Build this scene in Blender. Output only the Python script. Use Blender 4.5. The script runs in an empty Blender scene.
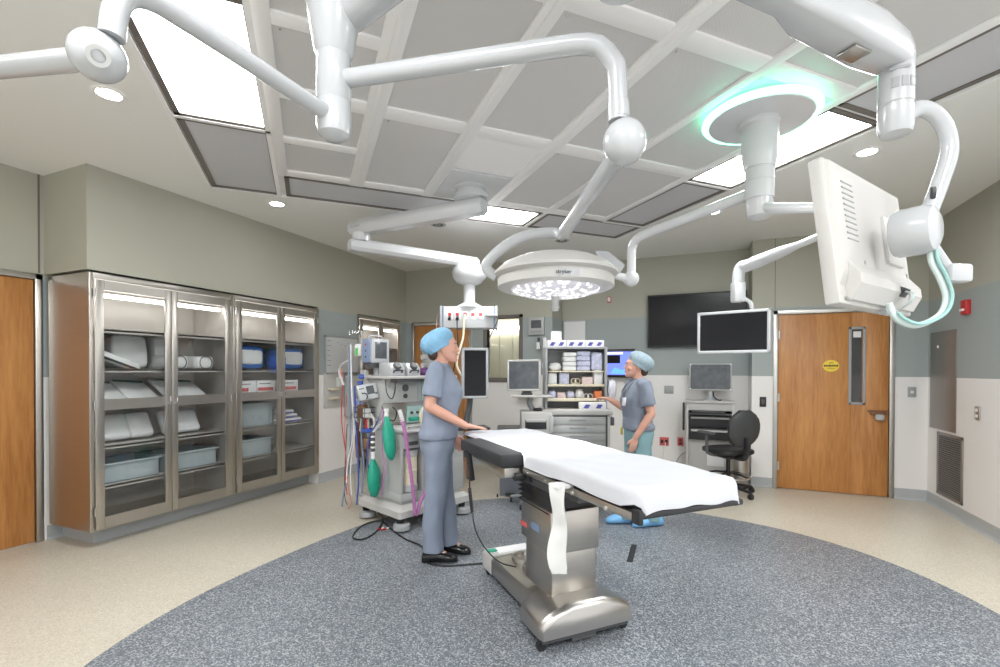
import bpy, bmesh, math, random
from mathutils import Vector, Matrix, Euler, noise
random.seed(7)
SC = bpy.context.scene
COL = SC.collection
R = math.radians
S2 = math.sqrt(.5)

# ------------------------------------------------------------------ materials
def new_mat(name):
    m = bpy.data.materials.new(name); m.use_nodes = True
    nt = m.node_tree
    return m, nt, nt.nodes['Principled BSDF']

def mat(name, col, rough=.5, metal=0., spec=.5, bump=0., bscale=200., var=0., vscale=8., coat=0., sss=0., alpha=1.):
    m, nt, p = new_mat(name)
    p.inputs['Base Color'].default_value = (*col, 1)
    p.inputs['Roughness'].default_value = rough
    p.inputs['Metallic'].default_value = metal
    p.inputs['Specular IOR Level'].default_value = spec
    p.inputs['Coat Weight'].default_value = coat
    if sss:
        p.inputs['Subsurface Weight'].default_value = sss
        p.inputs['Subsurface Radius'].default_value = (.02, .008, .004)
    if var or bump:
        tc = nt.nodes.new('ShaderNodeTexCoord')
    if var:
        n = nt.nodes.new('ShaderNodeTexNoise'); n.inputs['Scale'].default_value = vscale; n.inputs['Detail'].default_value = 3
        nt.links.new(tc.outputs['Object'], n.inputs['Vector'])
        mx = nt.nodes.new('ShaderNodeMix'); mx.data_type = 'RGBA'
        mx.inputs[6].default_value = (*[c*(1-var) for c in col], 1)
        mx.inputs[7].default_value = (*[min(1, c*(1+var)) for c in col], 1)
        nt.links.new(n.outputs['Fac'], mx.inputs[0]); nt.links.new(mx.outputs[2], p.inputs['Base Color'])
    if bump:
        n2 = nt.nodes.new('ShaderNodeTexNoise'); n2.inputs['Scale'].default_value = bscale; n2.inputs['Detail'].default_value = 4
        nt.links.new(tc.outputs['Object'], n2.inputs['Vector'])
        b = nt.nodes.new('ShaderNodeBump'); b.inputs['Strength'].default_value = bump; b.inputs['Distance'].default_value = .004
        nt.links.new(n2.outputs['Fac'], b.inputs['Height']); nt.links.new(b.outputs[0], p.inputs['Normal'])
    return m

def ramp(nt, stops, interp='LINEAR'):
    r = nt.nodes.new('ShaderNodeValToRGB'); e = r.color_ramp.elements; r.color_ramp.interpolation = interp
    e[0].position, e[0].color = stops[0][0], (*stops[0][1], 1)
    e[1].position, e[1].color = stops[1][0], (*stops[1][1], 1)
    for q, c in stops[2:]:
        x = e.new(q); x.color = (*c, 1)
    return r

def coords(nt, scale=(1, 1, 1)):
    tc = nt.nodes.new('ShaderNodeTexCoord'); mp = nt.nodes.new('ShaderNodeMapping')
    mp.inputs['Scale'].default_value = scale
    nt.links.new(tc.outputs['Object'], mp.inputs['Vector'])
    return mp.outputs[0]

def speckle(name, base, chips, scale, rough=.35, thr=.5):
    """sheet vinyl with small flecks"""
    m, nt, p = new_mat(name)
    v = nt.nodes.new('ShaderNodeTexVoronoi'); v.inputs['Scale'].default_value = scale
    nt.links.new(coords(nt), v.inputs['Vector'])
    sep = nt.nodes.new('ShaderNodeSeparateColor'); nt.links.new(v.outputs['Color'], sep.inputs[0])
    n = len(chips)
    stops = [(0, base), (thr, chips[0])] + [(thr+(1-thr)*(k+1)/n, chips[k+1]) for k in range(n-1)]
    r = ramp(nt, stops, 'CONSTANT'); nt.links.new(sep.outputs[0], r.inputs[0])
    big = nt.nodes.new('ShaderNodeTexNoise'); big.inputs['Scale'].default_value = 1.3
    nt.links.new(coords(nt), big.inputs['Vector'])
    mx = nt.nodes.new('ShaderNodeMix'); mx.data_type = 'RGBA'; mx.blend_type = 'MULTIPLY'; mx.inputs[0].default_value = .12
    nt.links.new(r.outputs[0], mx.inputs[6]); nt.links.new(big.outputs['Fac'], mx.inputs[7])
    nt.links.new(mx.outputs[2], p.inputs['Base Color'])
    p.inputs['Roughness'].default_value = rough; p.inputs['Specular IOR Level'].default_value = .35
    return m

def steel(name, col=(.55, .54, .52), rough=.28, horiz=True):
    m, nt, p = new_mat(name)
    p.inputs['Metallic'].default_value = 1.
    n = nt.nodes.new('ShaderNodeTexNoise'); n.inputs['Scale'].default_value = 1; n.inputs['Detail'].default_value = 3
    nt.links.new(coords(nt, (3, 3, 160) if horiz else (160, 160, 3)), n.inputs['Vector'])
    r = ramp(nt, [(.3, tuple(c*.965 for c in col)), (.7, tuple(min(1, c*1.035) for c in col))])
    nt.links.new(n.outputs['Fac'], r.inputs[0]); nt.links.new(r.outputs[0], p.inputs['Base Color'])
    mr = nt.nodes.new('ShaderNodeMapRange'); mr.inputs[3].default_value = rough*.93; mr.inputs[4].default_value = rough*1.07
    nt.links.new(n.outputs['Fac'], mr.inputs[0]); nt.links.new(mr.outputs[0], p.inputs['Roughness'])
    return m

def wood(name, dark, light):
    m, nt, p = new_mat(name)
    n = nt.nodes.new('ShaderNodeTexNoise'); n.inputs['Scale'].default_value = 1; n.inputs['Detail'].default_value = 6
    nt.links.new(coords(nt, (55, 55, 5)), n.inputs['Vector'])
    n2 = nt.nodes.new('ShaderNodeTexNoise'); n2.inputs['Scale'].default_value = 1; n2.inputs['Detail'].default_value = 2
    nt.links.new(coords(nt, (7, 7, .8)), n2.inputs['Vector'])
    ad = nt.nodes.new('ShaderNodeMath'); ad.operation = 'ADD'
    nt.links.new(n.outputs['Fac'], ad.inputs[0]); nt.links.new(n2.outputs['Fac'], ad.inputs[1])
    r = ramp(nt, [(.75, dark), (1.2, light)]); r.color_ramp.elements[1].position = 1.
    mu = nt.nodes.new('ShaderNodeMath'); mu.operation = 'MULTIPLY'; mu.inputs[1].default_value = .75
    nt.links.new(ad.outputs[0], mu.inputs[0]); nt.links.new(mu.outputs[0], r.inputs[0])
    r.color_ramp.elements[0].position = .5
    nt.links.new(r.outputs[0], p.inputs['Base Color']); p.inputs['Roughness'].default_value = .38
    return m

def glass(name, tint=(1, 1, 1), gloss=.12):
    m = bpy.data.materials.new(name); m.use_nodes = True; nt = m.node_tree; nt.nodes.clear()
    o = nt.nodes.new('ShaderNodeOutputMaterial'); t = nt.nodes.new('ShaderNodeBsdfTransparent'); g = nt.nodes.new('ShaderNodeBsdfGlossy')
    t.inputs[0].default_value = (*tint, 1); g.inputs['Roughness'].default_value = .03
    mx = nt.nodes.new('ShaderNodeMixShader'); fr = nt.nodes.new('ShaderNodeLayerWeight'); fr.inputs[0].default_value = .5
    pw = nt.nodes.new('ShaderNodeMath'); pw.operation = 'POWER'; pw.inputs[1].default_value = 5.
    ad = nt.nodes.new('ShaderNodeMath'); ad.operation = 'MULTIPLY_ADD'; ad.inputs[1].default_value = .7; ad.inputs[2].default_value = gloss; ad.use_clamp = True
    nt.links.new(fr.outputs['Facing'], pw.inputs[0]); nt.links.new(pw.outputs[0], ad.inputs[0]); nt.links.new(ad.outputs[0], mx.inputs[0])
    nt.links.new(t.outputs[0], mx.inputs[1]); nt.links.new(g.outputs[0], mx.inputs[2]); nt.links.new(mx.outputs[0], o.inputs[0])
    return m

def emit(name, col, strength):
    m, nt, p = new_mat(name)
    p.inputs['Base Color'].default_value = (*col, 1)
    p.inputs['Emission Color'].default_value = (*col, 1); p.inputs['Emission Strength'].default_value = strength
    return m

def wall_paint(name):
    """white wainscot, blue-grey band, sage green above: painted bands by height"""
    m, nt, p = new_mat(name)
    tc = nt.nodes.new('ShaderNodeTexCoord'); sx = nt.nodes.new('ShaderNodeSeparateXYZ')
    nt.links.new(tc.outputs['Object'], sx.inputs[0])
    dv = nt.nodes.new('ShaderNodeMath'); dv.operation = 'DIVIDE'; dv.inputs[1].default_value = 3.1
    nt.links.new(sx.outputs[2], dv.inputs[0])
    r = ramp(nt, [(0, WHITE), (1.39/3.1, BLUE), (2.24/3.1, SAGE)], 'CONSTANT')
    nt.links.new(dv.outputs[0], r.inputs[0]); nt.links.new(r.outputs[0], p.inputs['Base Color'])
    p.inputs['Roughness'].default_value = .55; p.inputs['Specular IOR Level'].default_value = .3
    return m

def perforated(name, col, hole, scale, mixv=.5):
    """fine perforated sheet"""
    m, nt, p = new_mat(name)
    v = nt.nodes.new('ShaderNodeTexVoronoi'); v.inputs['Scale'].default_value = scale; v.inputs['Randomness'].default_value = 0
    nt.links.new(coords(nt), v.inputs['Vector'])
    r = ramp(nt, [(.25, hole), (.4, col)]); nt.links.new(v.outputs['Distance'], r.inputs[0])
    nt.links.new(r.outputs[0], p.inputs['Base Color']); p.inputs['Roughness'].default_value = .45
    return m

WHITE = (.82, .80, .785); BLUE = (.36, .40, .395); SAGE = (.43, .425, .355)
M = {}
M['wall'] = wall_paint('wall_paint')
M['ceiling'] = mat('ceiling_paint', (.86, .86, .83), .7, bump=.05, bscale=300)
M['floor'] = speckle('cream_vinyl', (.63, .58, .48), [(.54, .49, .395), (.69, .64, .54), (.59, .54, .44)], 150, .33, .4)
M['inlay'] = speckle('grey_vinyl', (.165, .185, .21), [(.105, .12, .14), (.22, .24, .265), (.42, .44, .46)], 150, .36, .32)
M['cove'] = mat('cove_grey', (.42, .44, .45), .4)
M['door'] = wood('door_veneer', (.39, .155, .042), (.60, .285, .09))
M['frame'] = steel('door_frame_steel', (.50, .49, .46), .35)
M['steel'] = steel('brushed_steel', (.53, .50, .46), .33)
M['steelv'] = steel('brushed_steel_upright', (.54, .51, .47), .34, False)
M['steel_in'] = mat('cabinet_lining', (.66, .62, .58), .38, .55)
M['chrome'] = mat('chrome', (.75, .75, .75), .12, 1.)
M['satin'] = mat('satin_steel', (.50, .48, .45), .32, 1.)
M['black2'] = mat('black_drawer', (.03, .03, .032), .35)
M['steel_dull'] = mat('dull_steel', (.33, .31, .29), .42, .8)
M['white_lit'] = mat('white_enamel_lit', (.62, .63, .64), .28, coat=.3)  # same enamel as white, with stronger light painted in for the far booms
M['board'] = mat('marker_board', (.60, .61, .61), .3)
M['white'] = mat('white_enamel', (.46, .475, .49), .25, coat=.3)
M['offwhite'] = mat('warm_white_plastic', (.52, .51, .49), .4)
M['pale'] = mat('pale_grey_plastic', (.46, .47, .46), .45)
M['grey'] = mat('mid_grey_plastic', (.34, .35, .36), .5)
M['dgrey'] = mat('dark_grey_plastic', (.085, .087, .09), .5)
M['black'] = mat('black_plastic', (.018, .018, .02), .4)
M['blackrub'] = mat('black_rubber', (.022, .022, .024), .6)
M['blackvinyl'] = mat('black_vinyl_pad', (.03, .031, .034), .6, spec=.3, bump=.15, bscale=180)
M['screen'] = mat('dark_screen', (.010, .010, .012), .22, spec=.25)
M['screen_grey'] = mat('grey_screen', (.09, .10, .11), .15, spec=.6, var=.5, vscale=14)
M['glass'] = glass('cabinet_glass', (.97, .98, .98), .045)
M['clear'] = glass('clear_plastic', (.92, .94, .96), .06)
M['lens'] = glass('lamp_lens', (.95, .95, 1.), .10)
M['light'] = emit('light_panel', (.98, .99, 1), 15.)
M['down'] = emit('downlight_lamp', (1, .98, .95), 18.)
M['cab_fill'] = emit('cabinet_fill_glow', (1, .97, .93), 4.5)  # fill glow added inside the cabinets to brighten the shelves
M['green_glow'] = emit('green_ring_light', (.28, 1., .66), 1.5)
M['tray'] = mat('grid_bar_paint', (.90, .89, .88), .45)
M['cell'] = perforated('diffuser_sheet', (.70, .69, .68), (.50, .49, .48), 170)
M['return'] = perforated('return_mesh', (.58, .58, .60), (.36, .36, .37), 120)
M['darkframe'] = mat('grey_brown_frame', (.16, .14, .125), .45)
M['sheet'] = mat('white_sheet', (.54, .55, .58), .8, bump=.12, bscale=40)
M['cotton'] = mat('white_webbing', (.70, .70, .68), .9, bump=.3, bscale=300)
M['paper'] = mat('white_paper', (.80, .80, .80), .7)
M['poly'] = mat('white_film_wrap', (.76, .76, .75), .35, bump=.3, bscale=30)
M['bluewrap'] = mat('blue_wrap', (.06, .17, .50), .45, bump=.4, bscale=25, var=.3, vscale=14)
M['red'] = mat('red_plastic', (.55, .03, .035), .4)
M['redbox'] = mat('red_card', (.62, .12, .12), .6)
M['greybin'] = mat('grey_bin_plastic', (.36, .41, .43), .45)
M['green'] = mat('green_latex', (.01, .32, .21), .35, var=.2, vscale=30)
M['lgreen'] = mat('pale_teal_panel', (.42, .60, .57), .45)
M['blue'] = mat('blue_plastic', (.05, .10, .42), .4)
M['slate'] = mat('slate_blue_trim', (.22, .29, .44), .45)
M['purple'] = mat('purple_hose', (.50, .20, .44), .4, var=.15, vscale=60)
M['violet'] = mat('violet_cloth', (.12, .04, .16), .8)
M['cream'] = mat('cream_plastic', (.72, .66, .50), .45)
M['yellow'] = mat('yellow_vinyl', (.82, .60, .05), .45)
M['brown'] = mat('brown_leather', (.20, .09, .04), .5)
M['skin'] = mat('skin', (.66, .36, .27), .45, sss=.12, var=.06, vscale=12)
M['hair'] = mat('brown_hair', (.055, .03, .018), .55)
M['cap'] = mat('blue_bouffant', (.22, .44, .64), .75, bump=.6, bscale=45, var=.12, vscale=30)
M['cap_grey'] = mat('grey_blue_bouffant', (.30, .39, .44), .75, bump=.6, bscale=45, var=.2, vscale=60)
M['scrub'] = mat('grey_blue_scrubs', (.24, .28, .36), .85, bump=.4, bscale=14, var=.1, vscale=6)
M['scrub2'] = mat('slate_scrubs', (.22, .25, .31), .85, bump=.4, bscale=14, var=.1, vscale=6)
M['aqua'] = mat('aqua_scrubs', (.22, .37, .40), .85, bump=.4, bscale=14, var=.1, vscale=6)
M['shoe'] = mat('black_clog', (.012, .012, .013), .15)
M['shoecover'] = mat('blue_shoe_cover', (.20, .47, .78), .6, bump=.6, bscale=60)
M['lip'] = mat('lips', (.42, .13, .11), .45)
M['eye'] = mat('eye_white', (.75, .74, .72), .25)
M['iris'] = mat('iris', (.05, .035, .02), .2)
M['ink'] = mat('black_ink', (.02, .02, .02), .6)
M['inkblue'] = mat('blue_ink', (.10, .10, .42), .6)
M['label_green'] = mat('dark_green_print', (.03, .10, .05), .6)
M['orange'] = mat('orange_label', (.75, .22, .08), .6)

# ------------------------------------------------------------------ mesh builder
def frame_z(d):
    d = Vector(d).normalized()
    u = Vector((0, 0, 1)) if abs(d.z) < .95 else Vector((1, 0, 0))
    x = u.cross(d).normalized(); y = d.cross(x)
    return x, y, d

class MB:
    def __init__(s): s.bm = bmesh.new(); s.T = Matrix.Identity(4); s.mi = 0
    def at(s, loc=(0, 0, 0), rot=(0, 0, 0)): s.T = Matrix.LocRotScale(Vector(loc), Euler(rot), None); return s
    def mat(s, i): s.mi = i; return s
    def _vf(s, vs, fs, T=None):
        T = s.T if T is None else s.T @ T
        bv = [s.bm.verts.new(T @ Vector(v)) for v in vs]
        for f in fs:
            try:
                q = s.bm.faces.new([bv[i] for i in f]); q.material_index = s.mi; q.smooth = True
            except ValueError: pass
        return bv
    def box(s, c, d, r=0., rot=(0, 0, 0), seg=2):
        b = bmesh.new(); bmesh.ops.create_cube(b, size=1)
        bmesh.ops.scale(b, vec=d, verts=b.verts)
        if r: bmesh.ops.bevel(b, geom=b.edges[:], offset=min(r, min(d)*.49), segments=seg, profile=.5, affect='EDGES', clamp_overlap=True)
        s._merge(b, Matrix.LocRotScale(Vector(c), Euler(rot), None)); return s
    def b2(s, a, b, r=0., seg=2):
        a, b = Vector(a), Vector(b)
        return s.box((a+b)/2, [max(abs(x), 1e-4) for x in (b-a)], r, seg=seg)
    def _merge(s, b, T):
        vs = [v.co.copy() for v in b.verts]; b.verts.index_update()
        fs = [[v.index for v in f.verts] for f in b.faces]
        b.free(); s._vf(vs, fs, T)
    def ring(s, c, x, y, rx, ry, n): return [Vector(c)+x*(rx*math.cos(2*math.pi*i/n))+y*(ry*math.sin(2*math.pi*i/n)) for i in range(n)]
    def loft(s, rings, cap=True, closed=False):
        n = len(rings[0]); vs = [v for r in rings for v in r]; fs = []
        m = len(rings)
        for k in range(m if closed else m-1):
            k2 = (k+1) % m
            for i in range(n):
                j = (i+1) % n
                fs.append((k*n+i, k*n+j, k2*n+j, k2*n+i))
        if cap and not closed:
            fs.append(tuple(range(n-1, -1, -1))); fs.append(tuple((m-1)*n+i for i in range(n)))
        s._vf(vs, fs); return s
    def cyl(s, a, b, r, r2=None, n=20, ry=None, bev=0.):
        a, b = Vector(a), Vector(b); r2 = r if r2 is None else r2
        x, y, d = frame_z(b-a)
        k = 1 if ry is None else ry/r
        if bev:
            d2 = d*bev
            rs = [s.ring(a, x, y, r-bev, (r-bev)*k, n), s.ring(a+d2, x, y, r, r*k, n), s.ring(b-d2, x, y, r2, r2*k, n), s.ring(b, x, y, r2-bev, (r2-bev)*k, n)]
        else: rs = [s.ring(a, x, y, r, r*k, n), s.ring(b, x, y, r2, r2*k, n)]
        return s.loft(rs)
    def tube(s, pts, r, n=10, cap=True, ry=None):
        pts = [Vector(p) for p in pts]; m = len(pts)
        rr = r if isinstance(r, (list, tuple)) else [r]*m
        t0 = (pts[1]-pts[0]).normalized(); x, y, d = frame_z(t0); rings = []
        for i, p in enumerate(pts):
            t = (pts[min(i+1, m-1)]-pts[max(i-1, 0)])
            t = t.normalized() if t.length > 1e-9 else d
            x = (x - t*x.dot(t))
            x = x.normalized() if x.length > 1e-6 else frame_z(t)[0]
            y = t.cross(x)
            k = 1 if ry is None else ry
            rings.append(s.ring(p, x, y, rr[i], rr[i]*k, n))
        return s.loft(rings, cap)
    def lathe(s, prof, c=(0, 0, 0), n=28, axis=(0, 0, 1), sx=1, sy=1, closed=False):
        x, y, d = frame_z(axis)
        rings = [s.ring(Vector(c)+d*z, x, y, max(r, 1e-4)*sx, max(r, 1e-4)*sy, n) for r, z in prof]
        return s.loft(rings, closed=closed)
    def ball(s, c, r, n=20, rot=(0, 0, 0)):
        rx, ry, rz = (r, r, r) if not isinstance(r, (list, tuple)) else r
        b = bmesh.new(); bmesh.ops.create_uvsphere(b, u_segments=n, v_segments=max(8, n*2//3), radius=1)
        bmesh.ops.scale(b, vec=(rx, ry, rz), verts=b.verts)
        s._merge(b, Matrix.LocRotScale(Vector(c), Euler(rot), None)); return s
    def prism(s, poly, z0, z1, plane='xy', r=0.):
        """polygon extruded; plane names the polygon's axes"""
        def m3(p, h):
            return {'xy': (p[0], p[1], h), 'xz': (p[0], h, p[1]), 'yz': (h, p[0], p[1])}[plane]
        b = bmesh.new()
        v0 = [b.verts.new(m3(p, z0)) for p in poly]; v1 = [b.verts.new(m3(p, z1)) for p in poly]
        n = len(poly); b.faces.new(v0[::-1]); b.faces.new(v1)
        for i in range(n): b.faces.new((v0[i], v0[(i+1) % n], v1[(i+1) % n], v1[i]))
        bmesh.ops.recalc_face_normals(b, faces=b.faces[:])
        if r: bmesh.ops.bevel(b, geom=b.edges[:], offset=r, segments=2, profile=.5, affect='EDGES', clamp_overlap=True)
        s._merge(b, Matrix.Identity(4)); return s
    def grid(s, fn, nu, nv, thick=0.):
        """surface fn(u,v) for u,v in 0..1, optionally given a thickness downwards"""
        vs = [Vector(fn(i/nu, j/nv)) for j in range(nv+1) for i in range(nu+1)]; w = nu+1
        fs = [(j*w+i, j*w+i+1, (j+1)*w+i+1, (j+1)*w+i) for j in range(nv) for i in range(nu)]
        if thick:
            N = len(vs); vs += [v-Vector((0, 0, thick)) for v in vs]
            fs += [tuple(N+i for i in f[::-1]) for f in fs]
            per = [i for i in range(w)]+[j*w+nu for j in range(1, nv+1)]+[nv*w+i for i in range(nu-1, -1, -1)]+[j*w for j in range(nv-1, 0, -1)]
            for k in range(len(per)):
                a, b = per[k], per[(k+1) % len(per)]; fs.append((b, a, N+a, N+b))
        s._vf(vs, fs); return s
    def build(s, name, mats, parent=None, smooth=38, fix=True):
        if fix: bmesh.ops.recalc_face_normals(s.bm, faces=s.bm.faces[:])
        me = bpy.data.meshes.new(name); s.bm.to_mesh(me); s.bm.free()
        for m in (mats if isinstance(mats, (list, tuple)) else [mats]): me.materials.append(M[m] if isinstance(m, str) else m)
        if smooth: me.set_sharp_from_angle(angle=R(smooth))
        o = bpy.data.objects.new(name, me); COL.objects.link(o)
        if parent: o.parent = parent
        return o

def tag(o, label=None, cat=None, group=None, kind=None):
    if label: o['label'] = label
    if cat: o['category'] = cat
    if group: o['group'] = group
    if kind: o['kind'] = kind
    return o
def thing(name, label, cat, loc=(0, 0, 0), rz=0., group=None, rot=None):
    o = bpy.data.objects.new(name, None); o.empty_display_size = .1; COL.objects.link(o)
    o.location = loc; o.rotation_euler = rot if rot else (0, 0, rz)
    return tag(o, label, cat, group)
def struct(o): o['kind'] = 'structure'; return o
def copy_thing(src, loc, rz=None, label=None):
    r = src.copy(); COL.objects.link(r); r.location = loc
    if rz is not None: r.rotation_euler = (0, 0, rz)
    if label: r['label'] = label
    for ch in list(src.children):
        c = ch.copy(); COL.objects.link(c); c.parent = r
        for g in list(ch.children):
            d = g.copy(); COL.objects.link(d); d.parent = c
    return r
def text(name, body, size, T, m, parent, depth=.0008):
    """lettering as a mesh made from the built-in font; T places its own x (reading) / y (up) plane"""
    cu = bpy.data.curves.new(name, 'FONT'); cu.body = body; cu.size = size; cu.extrude = depth; cu.align_x = 'CENTER'; cu.align_y = 'CENTER'
    tmp = bpy.data.objects.new(name+'_tmp', cu); COL.objects.link(tmp)
    dg = bpy.context.evaluated_depsgraph_get(); me = bpy.data.meshes.new_from_object(tmp.evaluated_get(dg))
    bpy.data.objects.remove(tmp); me.materials.clear(); me.materials.append(M[m]); me.transform(T)
    o = bpy.data.objects.new(name, me); COL.objects.link(o); o.parent = parent
    return o
def spline(pts, k=6):
    """Catmull-Rom through points"""
    P = [Vector(p) for p in pts]; P = [P[0]*2-P[1]]+P+[P[-1]*2-P[-2]]; out = []
    for i in range(1, len(P)-2):
        a, b, c, d = P[i-1:i+3]
        for j in range(k):
            t = j/k
            out.append(.5*((2*b)+(c-a)*t+(2*a-5*b+4*c-d)*t*t+(3*b-a-3*c+d)*t**3))
    out.append(P[-2]); return out
def basis(o, x, y, z): # 4x4 from origin and axes
    x, y, z = Vector(x), Vector(y), Vector(z)
    return Matrix(((x.x, y.x, z.x, o[0]), (x.y, y.y, z.y, o[1]), (x.z, y.z, z.z, o[2]), (0, 0, 0, 1)))

# ------------------------------------------------------------------ camera (eye height 1.46 m, looking 23 degrees left of the back wall's normal)
cam = bpy.data.cameras.new('camera'); camo = bpy.data.objects.new('camera', cam); COL.objects.link(camo)
yaw, pitch, roll = .39925, -.008588, -.002087
Rm = Matrix.Rotation(yaw, 3, 'Z') @ Matrix.Rotation(pitch, 3, 'X') @ Matrix.Rotation(roll, 3, 'Y') @ Matrix.Rotation(math.pi/2, 3, 'X')
camo.matrix_world = Matrix.Translation((0, 0, 1.46)) @ Rm.to_4x4()
cam.sensor_fit = 'HORIZONTAL'; cam.sensor_width = 36.; cam.lens = 36.*470.6/1000.
cam.shift_y = (374.21-333.5)/1000.; cam.clip_start = .05
SC.camera = camo
SC.view_settings.view_transform = 'Standard'; SC.view_settings.look = 'None'
SC.view_settings.gamma = 1.; SC.view_settings.use_curve_mapping = False
SC.view_settings.exposure = 1.12
w = bpy.data.worlds.new('world'); SC.world = w; w.use_nodes = True
w.node_tree.nodes['Background'].inputs[0].default_value = (.98, .99, 1, 1); w.node_tree.nodes['Background'].inputs[1].default_value = .66  # even white fill that enters through the open sides of the shell
SC.cycles.max_bounces = 8; SC.cycles.diffuse_bounces = 5; SC.cycles.glossy_bounces = 4; SC.cycles.transparent_max_bounces = 12
SC.cycles.caustics_reflective = False; SC.cycles.caustics_refractive = False; SC.cycles.sample_clamp_indirect = 4.
def superq(mb, c, d, e=.4, rot=(0, 0, 0), n=20, jit=0., seed=0):
    """rounded pillow-like block (superellipsoid)"""
    rnd = random.Random(seed); vs = []; fs = []; m = n//2
    def cp(t, e): v = math.cos(t); return math.copysign(abs(v)**e, v)
    def sp(t, e): v = math.sin(t); return math.copysign(abs(v)**e, v)
    for j in range(m+1):
        ph = -math.pi/2+math.pi*j/m
        for i in range(n):
            th = 2*math.pi*i/n
            p = Vector((cp(ph, e)*cp(th, e)*d[0]/2, cp(ph, e)*sp(th, e)*d[1]/2, sp(ph, e)*d[2]/2))
            if jit: p += Vector([rnd.uniform(-jit, jit) for _ in range(3)])
            vs.append(p)
    for j in range(m):
        for i in range(n):
            k = (i+1) % n; fs.append((j*n+i, j*n+k, (j+1)*n+k, (j+1)*n+i))
    b = mb._vf(vs, fs, Matrix.LocRotScale(Vector(c), Euler(rot), None))
    bmesh.ops.remove_doubles(mb.bm, verts=b, dist=1e-5)
    return mb
def rel(root):
    """builder that takes world coordinates for a part of a thing that is only translated"""
    return MB().at((-root.location.x, -root.location.y, -root.location.z))
# ================================================================== the room shell
CEIL = 3.1; XL, XN, XR = -4.5, -5.13, 2.37       # left wall, left niche wall, right wall
YB, YD, YT, YR = 6.63, 6.72, 7.16, -2.6          # window wall, right door wall, screen wall, open end behind the camera, left unwalled to let fill light in
T = .12
def wallbox(name, a, b):
    return struct(MB().b2(a, b).build(name, 'wall'))
fl = MB(); fl.b2((XN-T, YR-T, -.1), (XR+T, YT+T, 0)); struct(fl.build('floor', 'floor'))
# grey inlay set into the floor: a large oval
pts = []
for k in range(96):
    a = 2*math.pi*k/96
    ex = 2.516; ca, sa = math.cos(a), math.sin(a)
    x = 2.369*math.copysign(abs(ca)**(2/ex), ca); y = 2.515*math.copysign(abs(sa)**(2/ex), sa)
    q = Matrix.Rotation(-.0456, 2) @ Vector((x, y))
    pts.append((q.x-.6187, q.y+2.7253))
struct(MB().prism(pts, .0, .0025).build('floor_inlay', 'inlay'))
struct(MB().b2((XN-T, YR-T, CEIL), (XR+T, YT+T, CEIL+.12)).build('ceiling', 'ceiling'))
# left: niche wall with a door opening, bulkhead over the cabinets, then the flush wall with a cabinet niche
DL0, DL1 = 1.06, 2.122
wl = MB()
wl.b2((XN-T, YR-T, 0), (XN, DL0-.045, CEIL)); wl.b2((XN-T, DL0-.045, 2.25), (XN, DL1+.025, CEIL)); wl.b2((XN-T, DL1+.025, 0), (XN, 4.70, CEIL))
struct(wl.build('wall_left', 'wall'))
wallbox('wall_left_bulkhead', (XN, 2.183, 2.262), (XL, 4.66, CEIL))
wb = MB()
wb.b2((XN, 4.66, 0), (XL, 5.41, CEIL)); wb.b2((XN, 6.457, 0), (XL, YB+.1, CEIL)); wb.b2((XN, 5.41, 2.262), (XL, 6.457, CEIL)); wb.b2((XN, 5.41, 0), (-5.0, 6.457, 2.262))
struct(wb.build('wall_left_flush', 'wall'))
# back-left wall with a door and a window
bd0, bd1 = -4.335, -3.32; wi0, wi1, wz0, wz1 = -3.02, -2.485, 1.345, 2.25
bk = MB()
bk.b2((XL, YB, 0), (bd0-.045, YB+T, CEIL)); bk.b2((bd0-.045, YB, 2.235), (bd1+.045, YB+T, CEIL)); bk.b2((bd1+.045, YB, 0), (wi0, YB+T, CEIL))
bk.b2((wi0, YB, 0), (wi1, YB+T, wz0)); bk.b2((wi0, YB, wz1), (wi1, YB+T, CEIL)); bk.b2((wi1, YB, 0), (-1.97, YB+T, CEIL))
struct(bk.build('wall_back_left', 'wall'))
wallbox('wall_back_return', (-1.97-T, YB+T, 0), (-1.97, YT+T, CEIL))
wallbox('wall_back', (-1.97, YT, 0), (.62, YT+T, CEIL))
wallbox('wall_back_pier', (.62, YD+T, 0), (.62+T, YT+T, CEIL))
wr = MB(); dr0, dr1 = .905, 2.02
wr.b2((.62, YD, 0), (dr0-.045, YD+T, CEIL)); wr.b2((dr0-.045, YD, 2.20), (dr1+.045, YD+T, CEIL)); wr.b2((dr1+.045, YD, 0), (XR, YD+T, CEIL))
struct(wr.build('wall_back_right', 'wall'))
wallbox('wall_right', (XR, 3.0, 0), (XR+T, YD+T, CEIL))  # cut short at the near end so world light fills the room
# control joints in the plaster
struct(MB().b2((XN, 2.145, 2.27), (XN+.004, 2.158, CEIL)).build('trim_1', 'darkframe'))
struct(MB().b2((.868, YD-.004, 2.22), (.874, YD, CEIL)).build('trim_2', 'darkframe'))

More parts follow.
